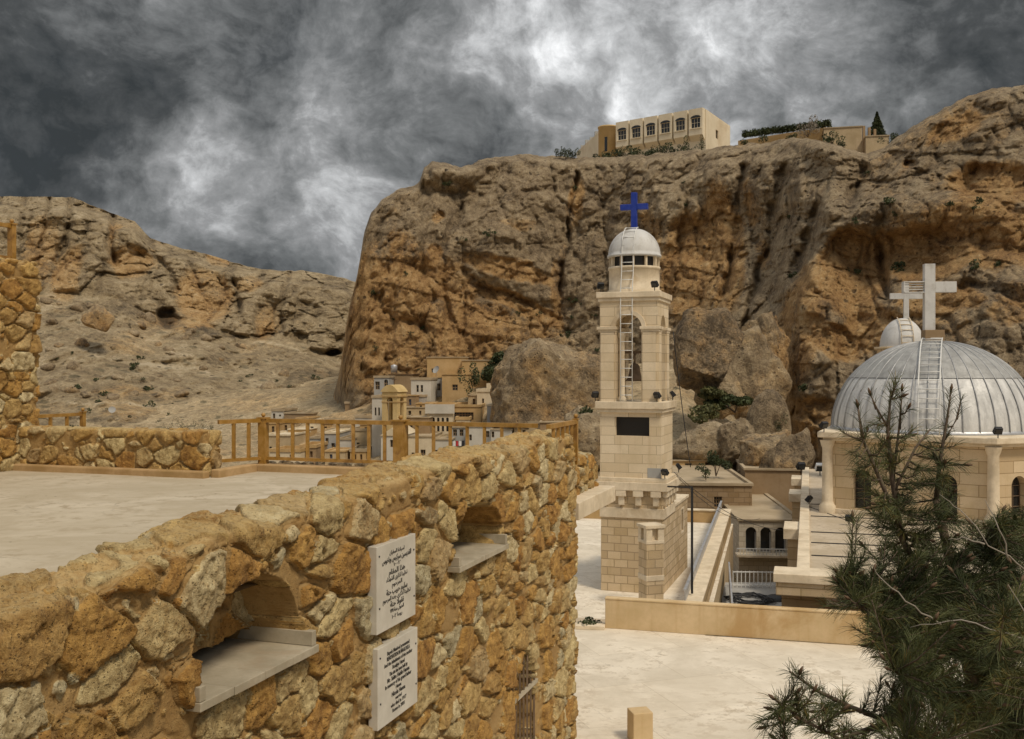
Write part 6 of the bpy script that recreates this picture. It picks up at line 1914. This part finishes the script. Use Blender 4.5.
for i, (px, py, d, rx, rz, lb) in enumerate([(472, 388, 116, 1.0, 2.0, 'dark upright bush right of the tall tan house'), (501, 374, 122, 2.0, 1.9, 'dark green bush under the round rock'), (490, 380, 121, 1.4, 1.2, 'low green bush left of the bush under the rock'), (519, 372, 121, .8, .8, 'small green tuft high beside the round rock')]):
    bush(P(px, py, d), rx, rz, 20 + i, lb)
bush(P(735, 408, 80), 1.6, .7, 30, 'dark green scrub in the hollow under the leaning slab', n=1500)
bush(P(718, 398, 81), 1.7, .6, 31, 'green scrub spreading beside the grey slab', n=1400, mat='grass')
bush(P(716, 470, 61), .8, .7, 32, 'leafy shrub at the edge of the flat brown roof', n=700)
bush(P(706, 474, 60), .5, .4, 33, 'small shrub left on the flat brown roof edge', n=400)
bush(P(778, 427, 76), .45, .7, 34, 'dark round shrub clinging to the orange buttress', n=500)
bush(P(590, 626, 29.2), .32, .14, 35, 'low weed growing at the end of the ochre parapet', n=260, size=.05)
bush(P(587, 438, 86), 1.4, 1.6, 36, 'green scrub among rocks right of the railing end', n=1200)
bush(P(594, 452, 84), 1.2, .9, 37, 'grass tuft beside the bell tower base among pale rocks', n=900, mat='grass')
bush(P(700, 420, 76), 1.4, .6, 38, 'olive scrub above the square cut rock', n=900, mat='grass')
for i, px in enumerate([164, 172, 180, 187, 195, 203, 210]):
    bush(P(px, 433, 129 + i % 3), .5, 1.0 + .5 * (i * 7 % 3) / 2, 40 + i, 'dark young shrub in the row at the foot of the hillside', n=260, group='row of shrubs at the foot of the hillside')
rgs = np.random.RandomState(31)
for i in range(60):
    r_i = int(330 * rgs.uniform(.03, .93)); c_i = int(620 * rgs.uniform(.06, .84))
    q = CLV[r_i, c_i]; sz = rgs.uniform(.28, .75)
    bush(Vector(q) + Vector((0, -.15, -.1)), sz, sz * .8, 300 + i, 'small dark shrub rooted in a crack of the cliff face', n=110, size=sz * .22, group='small shrubs growing out of the cliff face', lobes=4)
for i in range(45):
    r_i = int(300 * rgs.uniform(.55, .93)); c_i = int(460 * rgs.uniform(.28, .78))
    q = HLV[r_i, c_i]; sz = rgs.uniform(.4, .9)
    bush(Vector(q), sz, sz * .7, 400 + i, 'low dark shrub on the stony left hillside', n=90, size=sz * .22, group='low shrubs dotted over the left hillside', lobes=4)
k = 0
for (px, d, rx, rz) in [(560, 146, .8, .8), (566, 146, .9, 1.2), (574, 147, .8, .9), (604, 147, 1.1, .9), (612, 147, 1.0, .9), (624, 146, .9, 1.4), (633, 145, 1.3, 1.2), (643, 144, 1.0, .9), (652, 144, 1.1, .9), (661, 143, 1.0, .9), (671, 143, 1.2, 1.0), (681, 142, .7, .8), (690, 142, .9, 1.5), (701, 141, .7, 1.3), (744, 134, .8, .5), (763, 131, .7, .9), (790, 128, .8, .6), (830, 126, 1.2, 1.0), (842, 126, .8, .7), (893, 127, .9, .7)]:
    y0 = float(lerp(CL_TOP, px))
    bush(P(px, y0 + 1, d - 2), rx, rz, 60 + k, 'green shrub in the row along the cliff brow before the hilltop buildings', n=420, group='shrubs along the cliff brow'); k += 1
# clipped hedge on the garden wall
rg = np.random.RandomState(5)
V, F = leaf_cloud(rg, 5000, lambda n: np.stack([rg.uniform(0, 12.0, n), rg.uniform(-.5, .5, n), rg.uniform(0, .9, n) * (.8 + .2 * np.sin(rg.uniform(0, 6, n)))], 1), .16)
o = link_mesh('hedge', np_mesh('hedge', V, F, smooth=False), MT['bush']); o.location = P(743, 143, 139); o.location.z = 32.3; o.rotation_euler = (0, 0, R(-32))
tag(o, 'dark green hedge along the garden wall on the cliff top', 'hedge')
bush(P(808, 134.5, 131), 1.2, 1.4, 90, 'pale bare shrub rising behind the garden wall', n=900, size=.10, mat='twig')
# conifer on the brow
t = empty('conifer_tree', P(877, 147, 131), 0, 'dark pointed conifer on the cliff top at right', 'tree')
rg = np.random.RandomState(9)
def cfn(n):
    h = rg.uniform(0, 1, n) ** .8; a = rg.uniform(0, 6.283, n); lay = .55 + .45 * np.abs(np.sin(h * 22 + a))
    r_ = (1 - h) * 1.75 * lay * rg.uniform(.2, 1, n) ** .5
    return np.stack([r_ * np.cos(a), r_ * np.sin(a), .7 + h * 3.8 - r_ * .15], 1)
V, F = leaf_cloud(rg, 6000, cfn, .15, .3)
link_mesh('crown', np_mesh('crown', V, F, smooth=False), MT['needle'], t)
m = MB(); m.tube([(0, 0, -1.5), (0, 0, 4.4)], [.16, .03], 7); m.build('trunk', MT['bark'], t)

# ------------------------------------------------------------------ the near pine
def pine():
    rg = np.random.RandomState(11)
    base = Vector((4.9, 8.6, -13.0))
    pt = empty('pine_tree', base, 0, 'dark green pine with long needles and bare pale twigs, nearest at lower right', 'tree')
    b0 = np.array(base)
    # trunk and main limbs (x across, y away, z up) as node lists
    sk = []      # (points, radii)
    def P3(px, py, d): return np.array(P(px, py, d))
    trunk = [np.array(base), np.array([4.75, 8.6, -9]), P3(1010, 900, 8.6), P3(985, 760, 8.7), P3(968, 650, 8.7), P3(950, 560, 8.6), P3(936, 500, 8.6)]
    sk.append((trunk, [.17, .15, .12, .09, .065, .045, .03]))
    def limb(pts, r0=.035, r1=.007):
        pts = [P3(*p) for p in pts]; sk.append((pts, list(np.linspace(r0, r1, len(pts)))))
    limb([(968, 650, 8.7), (930, 590, 8.5), (906, 540, 8.4), (893, 480, 8.35), (889, 430, 8.35), (891, 390, 8.35)], .04)
    limb([(906, 540, 8.4), (880, 480, 8.2), (864, 440, 8.2), (858, 408, 8.2)], .022)
    limb([(895, 490, 8.35), (915, 450, 8.5), (930, 430, 8.6)], .014)
    limb([(893, 480, 8.35), (900, 430, 8.4), (902, 392, 8.4)], .014, .004)
    limb([(889, 430, 8.35), (876, 410, 8.3), (871, 396, 8.3)], .010, .004)
    limb([(936, 500, 8.6), (941, 460, 8.6), (947, 420, 8.6), (951, 392, 8.6)], .022, .005)
    limb([(945, 440, 8.6), (957, 420, 8.6), (961, 400, 8.6)], .010, .004)
    limb([(950, 560, 8.6), (985, 540, 8.4), (1000, 515, 8.3)], .02)
    limb([(968, 650, 8.7), (1010, 580, 8.8), (1024, 530, 8.9), (1030, 500, 8.9)], .03)
    limb([(985, 760, 8.7), (1050, 680, 8.6), (1080, 600, 8.6), (1085, 540, 8.6)], .04)
    limb([(930, 590, 8.5), (880, 580, 8.0), (850, 590, 7.8), (838, 574, 7.7)], .022)
    limb([(950, 570, 8.6), (900, 600, 7.9), (868, 612, 7.5), (850, 600, 7.4)], .022)
    limb([(968, 650, 8.7), (920, 650, 8.0), (890, 640, 7.6), (872, 632, 7.5)], .022)
    limb([(985, 760, 8.7), (910, 730, 7.7), (850, 710, 7.2), (815, 690, 7.0), (790, 672, 6.9)], .03)
    limb([(880, 725, 7.4), (840, 740, 7.0), (800, 720, 6.8), (775, 700, 6.7)], .018)
    limb([(910, 735, 7.7), (870, 770, 7.0), (830, 770, 6.8), (780, 740, 6.6)], .02)
    limb([(985, 760, 8.7), (950, 700, 7.6), (915, 680, 7.2), (890, 670, 7.0)], .025)
    limb([(985, 740, 8.7), (990, 680, 7.6), (1000, 640, 7.2), (1010, 610, 7.0)], .025)
    limb([(985, 760, 8.7), (1020, 730, 7.5), (1050, 690, 7.0), (1070, 640, 6.8)], .03)
    limb([(968, 650, 8.7), (1000, 620, 9.4), (1020, 590, 9.8)], .025)
    limb([(968, 660, 8.7), (940, 620, 9.5), (915, 590, 9.9)], .025)
    limb([(985, 760, 8.7), (960, 790, 7.4), (930, 770, 7.0), (900, 740, 6.8)], .025)
    limb([(985, 760, 8.7), (1040, 780, 7.4), (1060, 740, 7.0)], .025)
    m = MB(); m.tube([Vector(p - b0) for p in trunk], sk[0][1], 9); m.build('trunk', MT['bark'], pt)
    nodes = []; dirs = []
    for pts, rr in sk:
        for a, b in zip(pts[:-1], pts[1:]):
            n = max(2, int(np.linalg.norm(b - a) / .06))
            for i in range(n): nodes.append(a + (b - a) * i / n); dirs.append((b - a) / np.linalg.norm(b - a))
    for pts, rr in sk[1:]:
        m = MB(); m.tube([Vector(p - b0 + (rg.normal(size=3) * .012 if 0 < i < len(pts) - 1 else 0)) for i, p in enumerate(pts)], rr, 6); m.build('branch', MT['bark'], pt)
    nodes = np.array(nodes); dirs = np.array(dirs)
    # shoot tips spread through the crown's volume
    tips = []
    def scat(n, cx, cy, rx, ry, d, rd):
        q = rg.normal(size=(n, 3)) * .5
        for a in q: tips.append(P3(cx + a[0] * rx, cy + a[1] * ry, d + a[2] * rd))
    for (n, cx, cy, rx, ry, d, rd) in [
        (48, 893, 510, 40, 50, 8.35, .5), (26, 884, 452, 34, 34, 8.3, .4), (14, 945, 470, 18, 55, 8.5, .4), (12, 897, 405, 14, 30, 8.35, .2), (46, 915, 560, 60, 40, 8.3, .9), (40, 870, 590, 34, 24, 7.8, .5), (50, 900, 630, 40, 26, 7.8, .7), (30, 955, 560, 40, 45, 8.5, .8),
        (46, 985, 570, 50, 45, 8.4, 1.0), (40, 1010, 560, 40, 50, 8.5, 1.0), (100, 965, 640, 70, 50, 8.2, 1.2), (100, 1010, 650, 50, 60, 8.0, 1.2), (110, 955, 710, 75, 45, 7.6, 1.0), (90, 1015, 720, 50, 45, 7.6, 1.0), (60, 920, 660, 40, 40, 8.0, .9), (50, 915, 600, 50, 40, 8.2, .8),
        (30, 905, 700, 34, 26, 7.3, .6), (26, 880, 740, 50, 20, 7.0, .5), (14, 800, 700, 26, 24, 6.9, .3), (14, 835, 715, 26, 26, 7.1, .4), (10, 780, 722, 14, 18, 6.7, .3), (22, 1005, 525, 24, 14, 8.4, .5), (14, 938, 480, 16, 40, 8.5, .3), (30, 1060, 640, 40, 70, 8, 1.0),
        (40, 930, 600, 60, 30, 9.0, 1.0), (40, 985, 600, 50, 40, 9.2, .9), (30, 850, 578, 18, 16, 7.7, .3), (30, 905, 655, 28, 18, 7.6, .5)]:
        scat(n, cx, cy, rx, ry, d, rd)
    shoots = []    # polyline from a limb to a tip, needles along the outer part
    for tp in tips:
        dd = np.linalg.norm(nodes - tp, axis=1) + .5 * np.maximum(0, nodes[:, 2] - tp[2])
        k = int(np.argmin(dd + rg.uniform(0, .12, len(dd))))
        s = nodes[k]; L_ = np.linalg.norm(tp - s)
        if L_ < .08: continue
        if L_ > 1.3: s = tp + (s - tp) * 1.3 / L_; L_ = 1.3
        mid = s * .5 + tp * .5 + np.array([0, 0, -.12 * L_]) + rg.normal(size=3) * .05 * L_
        shoots.append((s, mid, tp, L_))
    # leaders keep sparse needles up to their tips
    for pts, rr in sk[1:]:
        a, b = pts[-2], pts[-1]
        shoots.append((a, (a + b) / 2, b, np.linalg.norm(b - a)))
        if len(pts) > 3: shoots.append((pts[-3], (pts[-3] + a) / 2, a, np.linalg.norm(a - pts[-3])))
    tw = MB(); NV = []; TINT = []
    segs = []
    cones = []
    for (s, mid, tp, L_) in shoots:
        tw.tube([Vector(x - b0) for x in (s, mid, tp)], [.009, .006, .004], 4)
        def curve(f): return s * (1 - f) ** 2 + 2 * mid * f * (1 - f) + tp * f * f
        span = min(L_, .62)
        n = int(span / .62 * rg.uniform(150, 230) * (.7 if tp[2] > -.75 else 1.0))
        f = 1 - rg.uniform(0, 1, n) ** 1.2 * span / L_
        p = s[None] * ((1 - f) ** 2)[:, None] + 2 * mid[None] * (f * (1 - f))[:, None] + tp[None] * (f ** 2)[:, None]
        tg = 2 * (1 - f)[:, None] * (mid - s)[None] + 2 * f[:, None] * (tp - mid)[None]; tg /= np.linalg.norm(tg, axis=1)[:, None]
        rd = rg.normal(size=(n, 3)); rd -= (rd * tg).sum(1)[:, None] * tg; rd /= np.linalg.norm(rd, axis=1)[:, None]
        sp = rg.uniform(.45, 1.0, n)[:, None]
        dr = tg * (1 - .55 * sp) + rd * sp * .75 + np.array([0, 0, .08]); dr /= np.linalg.norm(dr, axis=1)[:, None]
        ln = rg.uniform(.085, .15, n)[:, None]
        sd = np.cross(dr, rg.normal(size=(n, 3))); sd /= np.linalg.norm(sd, axis=1)[:, None]
        bend = np.array([0, 0, -1.0]) * ln * .12
        w0 = .0020
        V = np.stack([p - sd * w0, p + sd * w0, p + dr * ln * .55 + sd * w0 * .9, p + dr * ln * .55 - sd * w0 * .9, p + dr * ln + bend + sd * .0007, p + dr * ln + bend - sd * .0007], 1)
        NV.append(V.reshape(-1, 3)); TINT.append(np.repeat(np.clip(rg.uniform(.1, .8) + rg.normal(size=n) * .12 + (rg.uniform(size=n) > .97) * .5, 0, 1), 6))
        if rg.rand() < .35:      # winter buds at the tip
            e = tp + (tp - mid) / np.linalg.norm(tp - mid) * .07
            cones.append((tp, e))
    V = np.concatenate(NV) - b0
    n = len(V) // 6
    bi = np.arange(n)[:, None] * 6
    F = np.concatenate([bi + np.array([[0, 1, 2, 3]]), bi + np.array([[3, 2, 4, 5]])])
    link_mesh('needles', np_mesh('needles', V, F, {'tint': np.concatenate(TINT)}, smooth=False), MT['needle'], pt)
    tw.build('twigs', MT['bark'], pt, uv=False)
    b = MB()
    for (a, e) in cones: b.tube([Vector(a - b0), Vector((a + e) / 2 - b0), Vector(e - b0)], [.008, .014, .004], 5)
    b.build('buds', MT['cone'], pt, uv=False)['kind'] = 'stuff'
    # bare pale dead twigs in front
    for pts in ([(1060, 596, 7.0), (1024, 570, 6.9), (990, 545, 6.9), (960, 510, 7.0), (940, 495, 7.1)], [(1010, 560, 6.9), (1000, 530, 6.9), (985, 500, 7.0)], [(1060, 640, 6.8), (1024, 612, 6.8), (1008, 585, 6.9)], [(940, 625, 7.0), (905, 600, 7.0), (878, 578, 7.1), (868, 560, 7.1)], [(1024, 640, 6.6), (960, 620, 6.8), (910, 628, 6.9)], [(985, 545, 6.9), (962, 538, 7.0), (948, 540, 7.0)]):
        m = MB(); q = [Vector(P3(*p) - b0) for p in pts]
        fine = []
        for i in range(len(q) - 1):
            for k_ in range(4): fine.append(q[i].lerp(q[i + 1], k_ / 4) + Vector(rg.normal(size=3) * .006))
        fine.append(q[-1])
        m.tube(fine, list(np.linspace(.0075, .002, len(fine))), 5); m.build('dead_twig', MT['twig'], pt)


pine()
